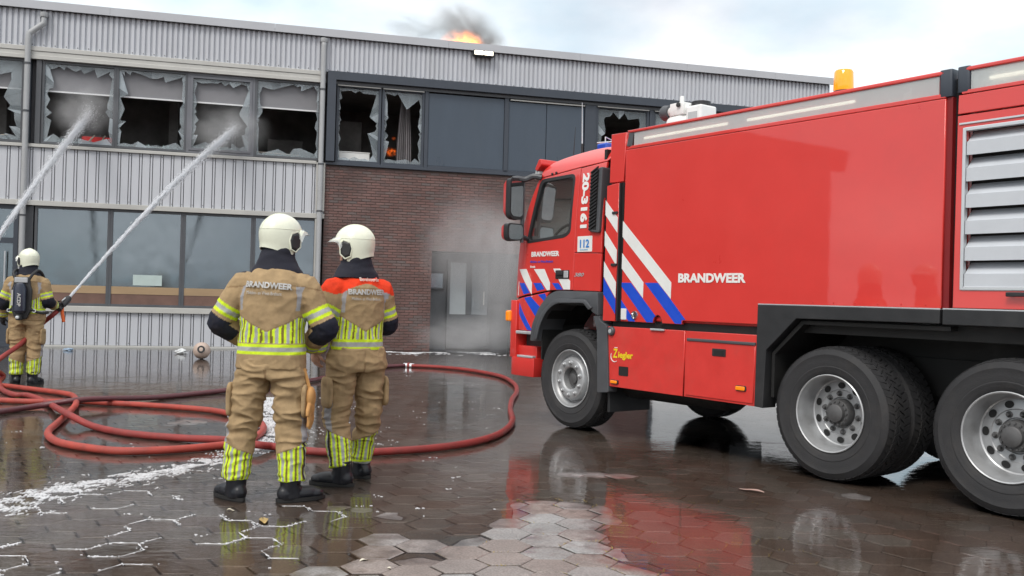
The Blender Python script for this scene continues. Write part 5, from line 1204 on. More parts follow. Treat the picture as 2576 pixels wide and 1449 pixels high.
    # raised welt round the shell and front peak
    w_ = MB(); w_.tube([hel(2 * pi * i / 48, .62, .0005) for i in range(49)], .0022, 6, caps=False); w_.tube([hel(0 if k < 20 else pi, abs(k - 20) / 20 * .6, .001) for k in range(41)], .003, 6); w_.build('welt', HELM, HE, smooth=True)
    pk = MB(); vsp = []
    for i in range(17):
        a = radians(-62 + 124 * i / 16); q = hel(a, .93); o_ = Vector((sin(a), cos(a), 0)); ln = .045 * cos(a * .9)
        vsp += [q + o_ * .002 + Vector((0, 0, .016)), q + o_ * ln + Vector((0, 0, .002)), q + o_ * ln + Vector((0, 0, -.006)), q + Vector((0, 0, -.002))]
    pk.add(vsp, [(i * 4 + k, (i + 1) * 4 + k, (i + 1) * 4 + (k + 1) % 4, i * 4 + (k + 1) % 4) for i in range(16) for k in range(4)]); pk.build('peak', HELM, HE, smooth=True)
    vz = MB(); vv = []
    for i in range(17):
        a = radians(-66 + 132 * i / 16); q = hel(a, .93); o_ = Vector((sin(a), cos(a), 0))
        vv += [q + o_ * .012 + Vector((0, 0, .020)), q + o_ * (.020 + .045 * cos(a)) + Vector((0, 0, -.016))]
    vz.add(vv, [(i * 2, i * 2 + 1, i * 2 + 3, i * 2 + 2) for i in range(16)]); vz.build('visor', VISOR, HE, smooth=True, fix=False)
    for q in (-1, 1):
        cx = MB(); a0 = radians(78) * q; q0 = hel(a0, .88); nrm = Vector((q, .12, 0)).normalized(); tq = Vector((-nrm.y * q, nrm.x * q, 0)) * q
        tq = Vector((0, 0, 1)).cross(nrm).normalized(); ctr = Vector((q * .128, .035, -.045)); P = [(-.050, .035), (-.022, .062), (.030, .050), (.046, .005), (.034, -.050), (-.006, -.066), (-.044, -.034)]
        o_ = [ctr + tq * (a * -q) + Vector((0, 0, b)) for a, b in P]; n_ = len(P)
        cx.add([p - nrm * .02 for p in o_] + [p + nrm * .006 for p in o_] + [ctr + (p - ctr) * .75 + nrm * .014 for p in o_], [tuple(range(2 * n_, 3 * n_))] + [(i + k * n_, (i + 1) % n_ + k * n_, (i + 1) % n_ + (k + 1) * n_, i + (k + 1) * n_) for k in range(2) for i in range(n_)])
        cx.build('ear_plate', BLACKP, HE)
        cx = MB(); cx.tube([ctr + (p - ctr) * 1.10 + nrm * .003 for p in o_] + [ctr + (o_[0] - ctr) * 1.10 + nrm * .003], .0065, 6, caps=False); cx.build('ear_rim', HELM, HE, smooth=True)
    return E_, V, JK

# ---------------- the three firefighters
J1 = dict(pelvis=(0, 0, .92), chest=(.01, .0, 1.34), neck=(.012, .02, 1.56), head=(.030, .045, 1.735), shl=(-.200, .0, 1.415), shr=(.212, .0, 1.41), ell=(-.352, .0, 1.165), elr=(.345, .02, 1.14), wrl=(-.20, .185, 1.03), wrr=(.20, .205, 1.01), hnl=(-.10, .20, 1.0), hnr=(.09, .22, .98),
          hpl=(-.126, 0, .80), hpr=(.122, 0, .80), knl=(-.186, .02, .47), knr=(.145, .02, .47), anl=(-.216, .0, .13), anr=(.158, .0, .13))
MWB = 'Midden- en West-Brabant'
P1, V1, JK1 = person('person', (-1.575, 6.15, 0), -.02, J1, 'firefighter seen from behind with tan leather glove at the right hip, hands in front',
    dict(seed=1, w=.95, feet={'l': .85, 'r': -.95}, look=-.75, curl={'l': (0, 0, -1), 'r': (0, 0, -1)}, grip={'l': .5, 'r': .5}, leg_yaw={'l': .25, 'r': -.25},
         texts=[('BRANDWEER', -.005, 1.395, .31, .040, SILVT, dict(weight=.04, arc=.002, tilt=-.05)), (MWB, -.03, 1.352, .235, .022, SILVT, dict(weight=.0, tilt=-.03))]))
J2 = dict(pelvis=(.0, 0, .93), chest=(.012, .0, 1.33), neck=(-.01, .02, 1.555), head=(-.028, .035, 1.72), shl=(-.180, .02, 1.405), shr=(.178, .0, 1.405), ell=(-.285, .0, 1.16), elr=(.255, .03, 1.16), wrl=(-.275, .10, .96), wrr=(.18, .24, 1.10), hnl=(-.265, .12, .87), hnr=(.10, .28, 1.12),
          hpl=(-.115, .0, .80), hpr=(.112, 0, .80), knl=(-.12, .05, .47), knr=(.125, .05, .47), anl=(-.13, -.06, .13), anr=(.13, .16, .13))
P2, V2, JK2 = person('person', (-1.12, 6.80, 0), .60, J2, 'firefighter with orange shoulder yoke turning the head to the left',
    dict(seed=2, feet={'l': .75, 'r': .35}, look=.92, curl={'l': (1, .3, 0), 'r': (0, 0, -1)}, grip={'l': .45, 'r': .5}, vest=True, w=.84, d=.86, leg=.93, v=(1.11, 1.21), pockets='lr', leg_yaw={'l': .3, 'r': .1},
         texts=[('BRANDWEER', .005, 1.368, .29, .040, SILVT, dict(weight=.04)), (MWB, -.01, 1.328, .22, .021, SILVT, dict(weight=.0)), ('Bevelvoerder', .03, 1.466, .17, .028, mat('yoke_print', (.72, .62, .55), .5, var=.05), dict(weight=.012))]))
J3 = dict(pelvis=(.0, 0, .93), chest=(.0, .0, 1.34), neck=(-.01, .02, 1.555), head=(-.012, .03, 1.72), shl=(-.205, .0, 1.405), shr=(.195, .0, 1.405), ell=(-.315, .0, 1.14), elr=(.255, .03, 1.15), wrl=(-.36, .10, .93), wrr=(.28, .22, 1.08), hnl=(-.37, .12, .84), hnr=(.33, .28, 1.10),
          hpl=(-.118, 0, .80), hpr=(.115, 0, .80), knl=(-.12, .02, .47), knr=(.11, .02, .47), anl=(-.12, .0, .13), anr=(.10, .0, .13))
P3, V3, JK3 = person('person', (-6.70, 12.89, 0), .10, J3, 'firefighter by the facade with breathing apparatus, aiming a water jet at the windows',
    dict(seed=3, feet={'l': .5, 'r': -.2}, look=.95, curl={'l': (0, .5, -1), 'r': (1, 0, 0)}, grip={'l': .4, 'r': .9}, gloves=True, vox=.011))
# breathing apparatus worn by the third firefighter
BA = empty('breathing_apparatus', (0, 0, 0), 0, None); BA.parent = None
BA.matrix_world = Matrix.Translation((-6.70, 12.89, 0)) @ Matrix.Rotation(.10, 4, 'Z'); tag(BA, 'dark breathing air pack on the back of the firefighter at the nozzle', 'air pack')
CYL = mat('cylinder_navy', (.022, .028, .05), .35, var=.1, coat=.3)
m = MB(); m.prism(round_poly([(-.10, 1.48), (.10, 1.48), (.11, 1.36), (.135, 1.30), (.125, 1.02), (.07, .90), (-.07, .90), (-.125, 1.02), (-.135, 1.30), (-.11, 1.36)], .03), -.225, -.165); m.build('back_plate', BLACKP, BA, bevel=.015)
MB().lathe([(0, .98), (.05, .985), (.078, 1.02), (.080, 1.32), (.06, 1.38), (.02, 1.40), (0, 1.40)], (0, -.265, 0), 'z', 20).build('air_cylinder', CYL, BA, smooth=True)
MB().box(-.085, .085, -.245, -.20, 1.40, 1.47).build('reflective_label', mat('label_grey', (.42, .43, .44), .4, var=.05), BA, bevel=.008)
MB().box(-.035, .035, -.30, -.21, .89, .97).build('valve_block', BLACKP, BA, bevel=.015); MB().lathe([(0, -.335), (.022, -.33), (.022, -.29)], (0, 0, .93), 'y', 12).build('gauge', ALU, BA)
fit_text('ACDP', -.02 + .02, .028 + .02, 1.08, 1.26, -.347, 'lettering', SILVT, BA, weight=.03, rot=-pi / 2); MB().box(-.075, -.055, -.345, -.34, 1.09, 1.30).build('strap_mark', SILVT, BA)
for q in (-1, 1):
    MB().tube(catmull([(q * .09, -.19, 1.45), (q * .13, -.16, 1.53), (q * .14, -.02, 1.575), (q * .15, .12, 1.50), (q * .17, .175, 1.30)], 5), .020, 8).build('shoulder_strap', BLACKP, BA, smooth=True)
    MB().tube(catmull([(q * .11, -.20, 1.05), (q * .19, -.16, 1.0), (q * .25, -.04, .99), (q * .22, .14, .99)], 5), .018, 8).build('hip_strap', BLACKP, BA, smooth=True); MB().lathe([(.016, -.008), (.026, -.008), (.026, .008), (.016, .008)], (q * .165, -.19, 1.02), 'y', 10, True).build('buckle', ALU, BA)
# glove hanging at the hip of the middle firefighter
GLV = empty('work_glove'); GLV.matrix_world = Matrix.Translation((-1.575, 6.15, 0)) @ Matrix.Rotation(-.02, 4, 'Z'); tag(GLV, 'tan leather work glove hanging at the right hip of the middle firefighter', 'glove')
m = MB(); c = Vector((.275, -.03, .615)); m.blob(tuple(c + Vector((0, 0, .07))), (.032, .052, .075), 14, 10); m.blob(tuple(c), (.026, .055, .06), 14, 10)
for i, ln in enumerate((.09, .105, .10, .085)): b0 = c + Vector((0, (i - 1.5) * .027, -.03)); m.tube([b0, b0 + Vector((.003, 0, -ln * .5)), b0 + Vector((-.003, (i - 1.5) * .004, -ln))], [.016, .0155, .011], 8)
m.tube([c + Vector((0, -.045, .03)), c + Vector((.0, -.075, -.01)), c + Vector((0, -.085, -.045))], [.016, .015, .011], 8)
gm = remesh(m, .006, 3); link('glove_body', gm, TANGL, GLV); MB().tube([c + Vector((-.01, 0, .13)), c + Vector((-.03, .0, .20)), c + Vector((-.05, .0, .26))], .012, 6).build('glove_strap', TANGL, GLV)

# ================================================================== HOSES, WATER, FIRE, LITTER
HOSEA = mat('hose_red', (.27, .034, .030), .55, var=.3, scale=7, bump=.4, bscale=240, dirt=.5, dirtcol=(.13, .045, .04), coat=.08)
HOSEB = mat('hose_orange_red', (.36, .052, .036), .55, var=.3, scale=7, bump=.4, bscale=240, dirt=.45, dirtcol=(.17, .055, .045), coat=.08)
HOSEC = mat('hose_maroon', (.105, .020, .026), .4, var=.25, scale=9, bump=.25, bscale=260, dirt=.3, dirtcol=(.05, .02, .02), coat=.3)
def pix(x, y, z=.0):
    """ground point under a picture position (2576 wide), used once to lay the hoses out"""
    v = _fw + _R * ((x - 1288) / 2341.447) - _U * ((y - 724.5) / 2341.447); k = (z - CAMH) / v.z; return Vector((v.x * k, v.y * k, z))
HR = .033
def lay(P, lift=None):
    o = []
    for i, p in enumerate(P):
        q = pix(p[0], p[1], HR + .001) if len(p) == 2 else pix(p[0], p[1], p[2]); o.append(q)
    return o
def hose(name, pts, m, label, n=8):
    q = catmull(pts, n); return tag(MB().tube(q, HR, 14).build(name, m, None, smooth=True, ang=60), label, 'hose', 'fire hoses on the yard')
B3 = Matrix.Translation((-6.70, 12.89, 0)) @ Matrix.Rotation(.10, 4, 'Z')
h1 = [B3 @ Vector((.34, .30, 1.07)), B3 @ Vector((.26, .22, .96)), B3 @ Vector((.14, .24, .86)), B3 @ Vector((.02, .10, .70)), B3 @ Vector((-.03, -.10, .56)), B3 @ Vector((-.22, -.45, .30)), pix(8, 945, .13), pix(-2, 962, .06)]
h1 += lay([(6, 980), (36, 993), (73, 995), (120, 1014), (175, 1044, .10), (237, 1073), (328, 1091), (456, 1102), (569, 1107, .06), (642, 1118, .07), (693, 1124), (780, 1135), (893, 1138), (980, 1135), (1100, 1126), (1200, 1110), (1262, 1088), (1289, 1060), (1284, 1030), (1288, 1005), (1300, 985), (1293, 965), (1258, 946), (1180, 931), (1100, 923), (1036, 920)])
hose('fire_hose', h1, HOSEA, 'red fire hose sweeping from the nozzle in a wide loop past the truck cab')
h3 = lay([(1020, 919), (950, 924), (860, 941), (760, 961), (660, 973), (569, 982), (401, 999), (255, 1003, .10), (182, 1008, .10), (91, 1022, .04), (0, 1036), (-140, 1062)])
hose('fire_hose', h3, HOSEC, 'dark maroon wet hose running left behind the two firefighters')
h2 = lay([(-140, 1003), (0, 1007), (73, 1010), (190, 1010), (270, 1014), (365, 1019), (510, 1030), (575, 1040), (640, 1055), (663, 1076), (645, 1098), (600, 1114), (530, 1123), (437, 1131), (328, 1135), (255, 1131), (164, 1117), (128, 1102), (122, 1085), (146, 1063), (175, 1036), (191, 1016, .09), (188, 999), (164, 990), (73, 978), (7, 970), (-140, 955)])
hose('fire_hose', h2, HOSEB, 'orange red hose lying in a long flat coil left of the firefighters')
c0, c1 = pix(1040, 920, HR), pix(1017, 919, HR); dd_ = (c1 - c0).normalized(); cm = (c0 + c1) / 2
CPL = tag(empty('hose_coupling'), 'metal coupling joining the red and the maroon hose', 'coupling')
MB().tube([cm - dd_ * .10, cm - dd_ * .02], .046, 14).build('coupling_half', ALU, CPL); MB().tube([cm + dd_ * .02, cm + dd_ * .10], .046, 14).build('coupling_half', ALU, CPL); MB().tube([cm - dd_ * .021, cm + dd_ * .021], .055, 14).build('locking_ring', HOSEA, CPL)
# nozzle in the hand of the third firefighter
NZ0 = B3 @ Vector((.345, .30, 1.08)); WIN = facade_pt(-6.75, .3); WIN.z = 5.30
jd = (WIN - NZ0); jl = jd.length; up_ = Vector((0, 0, 1))
def arc(a, b, t, sag): return a.lerp(b, t) + up_ * (sag * 4 * t * (1 - t))
jdir = (arc(NZ0, WIN, .02, .15) - NZ0).normalized()
NZ = tag(empty('branch_nozzle'), 'black hose nozzle with orange grip held by the firefighter at left', 'nozzle')
MB().tube([NZ0 - jdir * .10, NZ0 + jdir * .02, NZ0 + jdir * .06, NZ0 + jdir * .20, NZ0 + jdir * .24], [.034, .034, .045, .05, .042], 14).build('barrel', BLACKP, NZ, smooth=True)
MB().tube([NZ0 + jdir * .02, NZ0 + Vector((.02, -.02, -.10)), NZ0 + Vector((.05, -.03, -.22))], [.022, .025, .022], 10).build('pistol_grip', mat('orange_grip', (.75, .13, .02), .5, var=.1), NZ, smooth=True)
MB().tube([NZ0 + jdir * .12 + Vector((0, 0, .06)), NZ0 + jdir * .0 + Vector((0, 0, .075))], .010, 6).build('bale_handle', ALU, NZ)
# water jets: thousands of drawn-out drops
JETM = bpy.data.materials.new('white_water'); JETM.use_nodes = True
t = JETM.node_tree; p = t.nodes['Principled BSDF']; p.inputs['Base Color'].default_value = (.93, .94, .96, 1); p.inputs['Roughness'].default_value = .35; p.inputs['Subsurface Weight'].default_value = .0; p.inputs['Transmission Weight'].default_value = .0
tl_ = t.nodes.new('ShaderNodeBsdfTranslucent'); tl_.inputs[0].default_value = (.93, .94, .96, 1); mxs = t.nodes.new('ShaderNodeMixShader'); mxs.inputs[0].default_value = .45
t.links.new(p.outputs[0], mxs.inputs[1]); t.links.new(tl_.outputs[0], mxs.inputs[2]); t.links.new(mxs.outputs[0], t.nodes['Material Output'].inputs[0])
rj = random.Random(11)
def jet(name, a, b, sag, r0, r1, nd, label, core=.72):
    m = MB()
    for i in range(nd):
        t_ = rj.random() ** 1.15; c = arc(a, b, t_, sag); d = (arc(a, b, min(t_ + .01, 1.01), sag) - c).normalized(); u = d.orthogonal().normalized(); v = d.cross(u)
        rad = r0 + (r1 - r0) * t_ ** 1.4; q = rj.gauss(0, .36) if t_ < .95 else rj.gauss(0, .6); an = rj.random() * 2 * pi
        c = c + (u * cos(an) + v * sin(an)) * rad * q + Vector((0, 0, -abs(rj.gauss(0, 1)) * .10 * t_ ** 2)); ln = rj.uniform(.03, .10) * (1.1 - .6 * t_); w_ = rj.uniform(.0014, .0034)
        m.add([c - d * ln, c + u * w_, c - u * w_ * .5 + v * w_ * .87, c - u * w_ * .5 - v * w_ * .87, c + d * ln], [(0, 2, 1), (0, 3, 2), (0, 1, 3), (4, 1, 2), (4, 2, 3), (4, 3, 1)])
    k = 26; pts = [arc(a, b, core * i / k, sag) for i in range(k + 1)]
    wob = [rj.uniform(.8, 1.2) for _ in pts]
    m.tube(pts, [max(.004, (r0 * .5 + (r1 - r0) * .09 * (i / k)) * wob[i] * (1 - max(0, i / k - .55) / .45 * .95)) for i in range(k + 1)], 10)
    return tag(m.build(name, JETM, None, fix=False), label, 'water jet', kind='stuff')
jet('water_jet', NZ0 + jdir * .24, WIN, .12, .020, .19, 26000, 'white water jet from the nozzle into the fourth upper window')
W2 = facade_pt(-9.95, .3); W2.z = 5.42; vv_ = _fw + _R * ((-140 - 1288) / 2341.447) - _U * ((800 - 724.5) / 2341.447); A2 = Vector((0, 0, CAMH)) + vv_ * 14.2
jet('water_jet', A2, W2, .10, .026, .20, 26000, 'white water jet entering from the left edge towards the second upper window')
MON = tag(empty('portable_monitor', (A2.x, A2.y, 0)), 'portable ground monitor feeding the left water jet, just outside the left edge', 'monitor'); jd2 = (W2 - A2).normalized()
MB().tube([Vector((0, 0, A2.z)) - jd2 * .45, Vector((0, 0, A2.z)) - jd2 * .1, Vector((0, 0, A2.z))], [.05, .05, .035], 12).build('barrel', BLACKP, MON, smooth=True); MB().tube([(0, 0, .12), Vector((0, 0, A2.z)) - jd2 * .42], [.05, .045], 12).build('riser', HOSEA, MON, smooth=True)
for k in range(3): MB().tube([(0, 0, .25), (.55 * cos(k * 2.094 + .4), .55 * sin(k * 2.094 + .4), .02)], .022, 8).build('leg', ALU, MON)
# drifting spray where the jets break up and in front of the porch
def vol_mat(name, col, dens, scale, lo, hi, emit=None, es=0, ell=1.0, stretch=(1, 1, 1), aniso=.2):
    m = bpy.data.materials.new(name); m.use_nodes = True; t = m.node_tree; t.nodes.clear(); n = t.nodes.new; l = t.links.new
    o = n('ShaderNodeOutputMaterial'); v = n('ShaderNodeVolumePrincipled'); v.inputs['Color'].default_value = (*col, 1); v.inputs['Anisotropy'].default_value = aniso
    c = n('ShaderNodeTexCoord'); mp_ = n('ShaderNodeMapping'); mp_.inputs['Scale'].default_value = stretch; l(c.outputs['Object'], mp_.inputs[0])
    ns = n('ShaderNodeTexNoise'); ns.inputs['Scale'].default_value = scale; ns.inputs['Detail'].default_value = 5; ns.inputs['Distortion'].default_value = .5; l(mp_.outputs[0], ns.inputs[0])
    mr = n('ShaderNodeMapRange'); mr.inputs[1].default_value = lo; mr.inputs[2].default_value = hi; l(ns.outputs[0], mr.inputs[0])
    ln = n('ShaderNodeVectorMath'); ln.operation = 'LENGTH'; l(c.outputs['Object'], ln.inputs[0])       # fades to nothing at the unit ball
    fd = n('ShaderNodeMapRange'); fd.inputs[1].default_value = .15; fd.inputs[2].default_value = 1.0; fd.inputs[3].default_value = 1; fd.inputs[4].default_value = 0; fd.interpolation_type = 'SMOOTHSTEP'; l(ln.outputs['Value'], fd.inputs[0])
    mu = n('ShaderNodeMath'); mu.operation = 'MULTIPLY'; l(mr.outputs[0], mu.inputs[0]); l(fd.outputs[0], mu.inputs[1])
    md = n('ShaderNodeMath'); md.operation = 'MULTIPLY'; md.inputs[1].default_value = dens; l(mu.outputs[0], md.inputs[0]); l(md.outputs[0], v.inputs['Density'])
    if emit:
        v.inputs['Emission Color'].default_value = (*emit, 1); me_ = n('ShaderNodeMath'); me_.operation = 'MULTIPLY'; me_.inputs[1].default_value = es; l(mu.outputs[0], me_.inputs[0]); l(me_.outputs[0], v.inputs['Emission Strength'])
    l(v.outputs[0], o.inputs['Volume']); return m
def puff(name, c, r, m, label, cat, rot=0., tilt=0.):
    b = MB().blob((0, 0, 0), (1, 1, 1), 20, 12).build(name, m, None); b.matrix_world = Matrix.Translation(c) @ Matrix.Rotation(FROT + rot, 4, 'Z') @ Matrix.Rotation(tilt, 4, 'Y') @ Matrix.Diagonal((*r, 1))
    return tag(b, label, cat, kind='stuff')
SPRAY = vol_mat('spray_volume', (.97, .97, .98), 1.5, 1.6, .28, .65); SPRAYD = vol_mat('spray_dense', (.98, .98, .99), 1.8, 1.8, .32, .62)
def FP(s, z, d): q = facade_pt(s, d); q.z = z; return q
puff('spray', FP(-10.0, 5.25, -.35), (.85, .5, .75), SPRAYD, 'spray where the left jet breaks up at the second window', 'spray'); puff('spray', FP(-6.95, 5.05, -.35), (1.1, .5, .75), SPRAYD, 'spray where the right jet breaks up at the fourth window', 'spray')
puff('spray', FP(-.45, 2.0, -.85), (.95, .75, 2.3), SPRAYD, 'falling spray curtain between the porch and the truck cab', 'spray'); puff('spray', FP(1.0, 2.1, -1.1), (1.6, .8, 2.2), SPRAYD, 'spray cloud behind the truck cab in front of the wall', 'spray'); puff('spray', FP(-1.3, 2.6, -.75), (1.5, .7, 1.6), SPRAY, 'thin drifting spray over the brick wall', 'spray'); puff('spray', FP(-1.2, .45, -.8), (1.7, .8, .65), SPRAY, 'low mist on the ground in front of the porch', 'mist')
# fire and smoke on the roof
FLAME = vol_mat('flame_volume', (.2, .1, .05), .4, 1.9, .40, .62, emit=(1.0, .24, .02), es=9, stretch=(1.3, 1.3, .8)); SMOKE = vol_mat('smoke_volume', (.20, .172, .148), 2.8, 1.5, .34, .66, aniso=0); SMOKET = vol_mat('thin_smoke', (.12, .11, .105), 1.5, 1.5, .40, .68, aniso=0)
puff('flames', FP(-1.22, 7.92, 1.1), (.66, .45, .45), FLAME, 'orange flames licking above the roof edge', 'fire'); puff('flames', FP(-1.05, 7.82, 1.0), (.42, .30, .28), vol_mat('flame_core', (.3, .2, .1), .2, 2.0, .36, .58, emit=(1, .42, .05), es=12), 'bright yellow core of the roof fire', 'fire')
puff('smoke', FP(-.95, 8.45, 1.6), (1.25, .7, .80), SMOKE, 'dark smoke rising over the roof flames', 'smoke', tilt=.5); puff('smoke', FP(-2.1, 8.35, 1.7), (1.4, .6, .55), SMOKET, 'thin brownish smoke drifting left of the roof flames', 'smoke', tilt=.1)
puff('smoke', FP(-.55, 8.05, 1.3), (.7, .5, .5), SMOKE, 'dense smoke right of the roof flames', 'smoke')
EMB = vol_mat('indoor_fire', (.3, .1, .05), .3, 3.4, .50, .64, emit=(1, .15, .010), es=9, stretch=(1, 1, .6))
puff('indoor_flame', FP(-3.02, 4.98, 1.0), (.22, .16, .14), EMB, 'small flame burning deep inside the second window of the brick bay', 'fire'); puff('indoor_flame', FP(-2.95, 5.33, 1.0), (.07, .06, .06), EMB, 'tiny ember glowing above the small indoor flame', 'fire')
# ---------------- foam on the water
FOAM = mat('foam', (.84, .85, .87), .8, var=.08, scale=20, alpha=.62)
rf_ = random.Random(17); fm = MB()
def fleck(x, y, rx, ry, rot=0.):
    n_ = rf_.choice((5, 6, 7)); ph = rf_.random() * 6.28; top = []; bot = []
    for k in range(n_):
        a = ph + 2 * pi * k / n_; r = rf_.uniform(.55, 1.15); u, v = rx * r * cos(a), ry * r * sin(a); u, v = u * cos(rot) - v * sin(rot), u * sin(rot) + v * cos(rot)
        bot.append((x + u, y + v, .0006)); top.append((x + u * .7, y + v * .7, .0035 + .002 * rf_.random()))
    fm.add(bot + top, [tuple(range(n_, 2 * n_))] + [(i, (i + 1) % n_, (i + 1) % n_ + n_, i + n_) for i in range(n_)])
bandp = [pix(*q) for q in [(-60, 1290), (0, 1277), (110, 1243), (250, 1215), (400, 1190), (520, 1165), (600, 1140), (660, 1120), (690, 1090), (685, 1040), (678, 1000)]]
bw_ = [.30, .28, .24, .22, .19, .17, .20, .24, .28, .30, .25]
bc = catmull(bandp, 10)
for i in range(len(bc) - 1):
    wd = bw_[min(int(i / 10), 10)]; d = (bc[i + 1] - bc[i]); L_ = d.length; d.normalize(); u = Vector((-d.y, d.x, 0)); nn_ = int(L_ * wd * 6000)
    for _ in range(nn_):
        o_ = rf_.gauss(0, .5); c = bc[i] + d * rf_.random() * L_ + u * o_ * wd
        if noise.noise(Vector((c.x * 7, c.y * 9, 2))) + .32 - abs(o_) * .35 > rf_.uniform(-.1, .35): fleck(c.x, c.y, rf_.uniform(.005, .032), rf_.uniform(.003, .010), atan2(d.y, d.x) + rf_.gauss(0, .2))
# scattered flecks
for (x0, y0, x1, y1, k) in [(0, 1080, 640, 1230, 22), (640, 1000, 1000, 1120, 120), (950, 920, 1280, 1080, 40), (900, 1140, 1250, 1300, 14), (0, 1290, 560, 1449, 8), (560, 1230, 1000, 1449, 5)]:
    for _ in range(k):
        c = pix(rf_.uniform(x0, x1), y0 + (y1 - y0) * rf_.random()); 
        for _2 in range(rf_.choice((1, 1, 2, 4))): fleck(c.x + rf_.gauss(0, .03), c.y + rf_.gauss(0, .015), rf_.uniform(.003, .015), rf_.uniform(.002, .006))
# white scum collected at the wall foot by the porch
for _ in range(900):
    s_ = rf_.uniform(-3.3, .3); d_ = -.35 - abs(rf_.gauss(0, .5)); q = facade_pt(s_, d_)
    if noise.noise(Vector((s_ * 1.7, d_ * 4, 9))) > .12: fleck(q.x, q.y, rf_.uniform(.02, .08), rf_.uniform(.01, .03), FROT)
# foam lines caught in the joints of the near paving at left: ragged ribbons along runs of joints
def ribbon(P):
    n_ = len(P); v = []; ph = rf_.random() * 20
    for i, q in enumerate(P):
        d = (P[min(i + 1, n_ - 1)] - P[max(i - 1, 0)]).normalized(); u = Vector((-d.y, d.x)); e_ = min(1, i / 5, (n_ - 1 - i) / 5)
        g_ = noise.noise(Vector((q.x * 16, q.y * 16, ph))); w_ = max(.0006, (.0026 + .0095 * g_) * e_) * (1.4 if rf_.random() < .2 else 1)
        c = q + u * (.004 * noise.noise(Vector((q.x * 30, q.y * 30, ph + 5)))); a_, b_ = c + u * w_ * rf_.uniform(.7, 1.3), c - u * w_ * rf_.uniform(.7, 1.3)
        v += [(a_.x, a_.y, .0012), (c.x, c.y, .0034), (b_.x, b_.y, .0012)]
    fm.add(v, [(i * 3 + k, i * 3 + k + 1, (i + 1) * 3 + k + 1, (i + 1) * 3 + k) for i in range(n_ - 1) for k in range(2)])
for (x, y) in cells:
    if y > 6.2 or x > -1.0 or not seen(x, y): continue
    if rf_.random() > .22 + .9 * max(0, min(1, (-.5 - x) / 1.3)) * (.35 + noise.noise(Vector((x * .8, y * .8, 6)))): continue
    k0 = rf_.randint(0, 5); P = []
    for k in range(k0, k0 + rf_.choice((1, 2, 2, 3))):
        A, B_ = [Vector((x + PR * cos(.06 + j * pi / 3), y + PR * sin(.06 + j * pi / 3))) for j in (k, k + 1)]
        P += [A.lerp(B_, j / 14) for j in range(14)]
    ribbon(P)
    for _ in range(rf_.randint(6, 26)): q = rf_.choice(P); fleck(q.x + rf_.gauss(0, .012), q.y + rf_.gauss(0, .007), rf_.uniform(.002, .010), rf_.uniform(.0015, .004))
tag(fm.build('foam', FOAM, None, fix=False), 'white foam drifting on the wet paving', 'foam', kind='stuff')
# yellow grass tufts in the dry joints
gs = MB(); GRS = mat('dry_grass', (.32, .24, .07), .8, var=.3)
for (x, y) in cells:
    if y > 6.6 or not (-.2 < x < 1.6) : continue
    for k in range(3):
        if noise.noise(Vector((x * 2 + k, y * 2, 7))) < .12: continue
        a = .06 + k * pi / 3
        for _ in range(rf_.randint(3, 9)):
            t_ = rf_.random(); q = Vector((cos(a), sin(a))).lerp(Vector((cos(a + pi / 3), sin(a + pi / 3))), t_) * PR; d = Vector((rf_.gauss(0, .012), rf_.gauss(0, .012), rf_.uniform(.004, .014))); c = Vector((x + q.x, y + q.y, ground_h(x + q.x, y + q.y) + .0)); w_ = .0022
            gs.add([c + Vector((-w_, 0, 0)), c + Vector((w_, 0, 0)), c + d + Vector((w_ * .4, 0, 0)), c + Vector((0, w_, 0))], [(0, 1, 2), (1, 3, 2), (3, 0, 2)])
tag(gs.build('joint_grass', GRS, None, fix=False), 'dry yellow grass in the paving joints', 'grass', kind='stuff')
# ---------------- litter
BALL = tag(empty('float_ball', pix(507, 903)), 'pale pink round float ball with a dark hub by the facade', 'ball')
BM_ = mat('dirty_pink_plastic', (.50, .39, .33), .55, var=.12, scale=6, dirt=.3, dirtcol=(.25, .19, .16))
MB().blob((0, 0, .165), (.165, .165, .165), 26, 18).build('ball_shell', BM_, BALL, smooth=True)
hb_ = MB(); hb_.lathe([(.072, .0), (.072, .012), (.050, .014), (.046, .010), (.0, .012)], (0, 0, 0), 'z', 22); hb_ = hb_.build('hub_ring', BLACKP, BALL, smooth=True); hdir = Vector((.22, -.95, .22)).normalized(); hb_.matrix_local = Matrix.Translation(Vector((0, 0, .165)) + hdir * .149) @ hdir.to_track_quat('Z', 'Y').to_matrix().to_4x4()
MB().blob((0, 0, .165), (.1655, .1655, .1655), 4, 3); hc_ = MB().lathe([(.03, .012), (.028, .024), (0, .028)], n=14, ax='z').build('hub_cap', WPAINT, BALL, smooth=True); hc_.matrix_local = hb_.matrix_local.copy()
def scrap(name, px_, r, m, label, cat, seed, sz=(1, 1, .6), n=12):
    q = MB().blob((0, 0, 0), (r * sz[0], r * sz[1], r * sz[2]), n, 8, lambda d: 1 + .55 * noise.noise(d * 2.7 + Vector((seed, 0, 0))) - .25 * abs(noise.noise(d * 6 + Vector((0, seed, 0))))).build(name, m, None); q.location = pix(*px_) + Vector((0, 0, r * sz[2] * .75)); return tag(q, label, cat)
scrap('crumpled_paper', (455, 890), .12, mat('crumpled_white', (.62, .64, .65), .6, var=.2, scale=20), 'crumpled white plastic beside the pink float ball', 'litter', 2, (1.1, .7, .5)); scrap('plastic_scrap', (172, 882), .09, mat('pale_blue_plastic', (.28, .38, .50), .4, var=.15), 'small pale blue plastic scrap at the foot of the facade', 'litter', 5, (1.2, .7, .35))
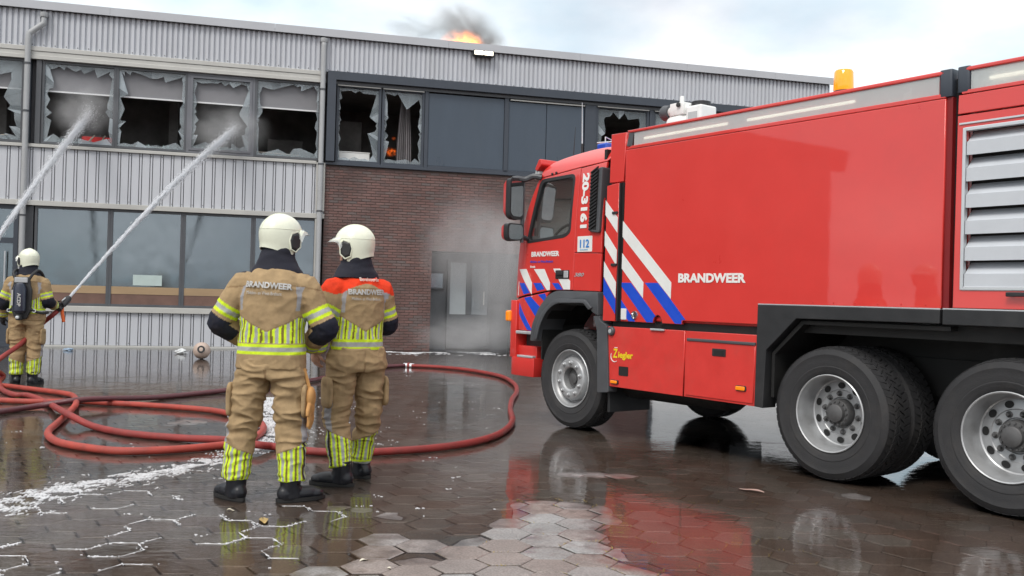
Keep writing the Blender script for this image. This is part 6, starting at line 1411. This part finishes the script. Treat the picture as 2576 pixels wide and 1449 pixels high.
def leaf(px_, ln, wd, rot, m, label, cat):
    c = pix(*px_); v = []; k = 7
    for i in range(k + 1):
        t_ = i / k; w_ = wd * sin(pi * min(.97, max(.04, t_))) ** .7; z_ = .004 + .006 * sin(t_ * 5)
        for s_ in (-1, 0, 1): u, q = (t_ - .5) * ln, s_ * w_ * .5; v.append((c.x + u * cos(rot) - q * sin(rot), c.y + u * sin(rot) + q * cos(rot), z_ + (.004 if s_ else 0)))
    n0 = len(v); v += [(a, b, z - .002) for a, b, z in v]
    f = [(i * 3 + j, (i + 1) * 3 + j, (i + 1) * 3 + j + 1, i * 3 + j + 1) for i in range(k) for j in range(2)]
    tag(MB().add(v, f + [tuple(q + n0 for q in g_[::-1]) for g_ in f]).build('fallen_leaf', m, None, fix=False), label, cat)
LFM = mat('tan_leaf', (.45, .32, .13), .6, var=.15); LFP = mat('pale_leaf', (.62, .58, .48), .6, var=.15)
leaf((663, 1310), .17, .055, 1.9, LFM, 'tan leaf on the wet paving below the boots of the middle firefighter', 'leaf')
leaf((580, 1285), .045, .03, .3, LFP, 'tiny pale leaf fragment by the left boot of the middle firefighter', 'leaf'); leaf((918, 1412), .06, .03, .7, LFP, 'pale leaf fragment on the wet paving at the bottom edge', 'leaf'); leaf((982, 1434), .035, .03, .1, LFP, 'white leaf crumb beside the pale fragment at the bottom edge', 'leaf'); leaf((1890, 1235), .20, .06, 2.4, mat('pinkish_leaf', (.42, .30, .26), .5, var=.1), 'long pinkish leaf on the wet paving before the rear wheels', 'leaf')

# ================================================================== BUILDING OUT OF FRAME (added to darken what the truck's side mirrors)
BB = tag(empty('added_brick_building', (-21, 12.5, 0)), 'unseen brick building added left of the yard to darken the truck side reflection', 'building')
WB = bpy.data.materials.new('plain_brick'); WB.use_nodes = True; t = WB.node_tree; p = t.nodes['Principled BSDF']; tx = t.nodes.new('ShaderNodeTexBrick'); c = t.nodes.new('ShaderNodeTexCoord'); mp_ = t.nodes.new('ShaderNodeMapping'); mp_.inputs['Rotation'].default_value = (pi / 2, 0, pi / 2)
t.links.new(c.outputs['Object'], mp_.inputs[0]); t.links.new(mp_.outputs[0], tx.inputs[0]); tx.inputs['Color1'].default_value = (.20, .08, .055, 1); tx.inputs['Color2'].default_value = (.16, .07, .05, 1); tx.inputs['Mortar'].default_value = (.2, .17, .15, 1); tx.inputs['Scale'].default_value = 4.5; t.links.new(tx.outputs[0], p.inputs['Base Color']); p.inputs['Roughness'].default_value = .85
MB().box(-4, 0, -5.5, 9.5, 0, 6.2).build('wall', WB, BB); MB().sweep([(-6, 6.2), (2, 8.0), (10, 6.2)], -4.3, .3).build('roof', mat('roof_tile', (.09, .045, .04), .7, var=.2), BB)
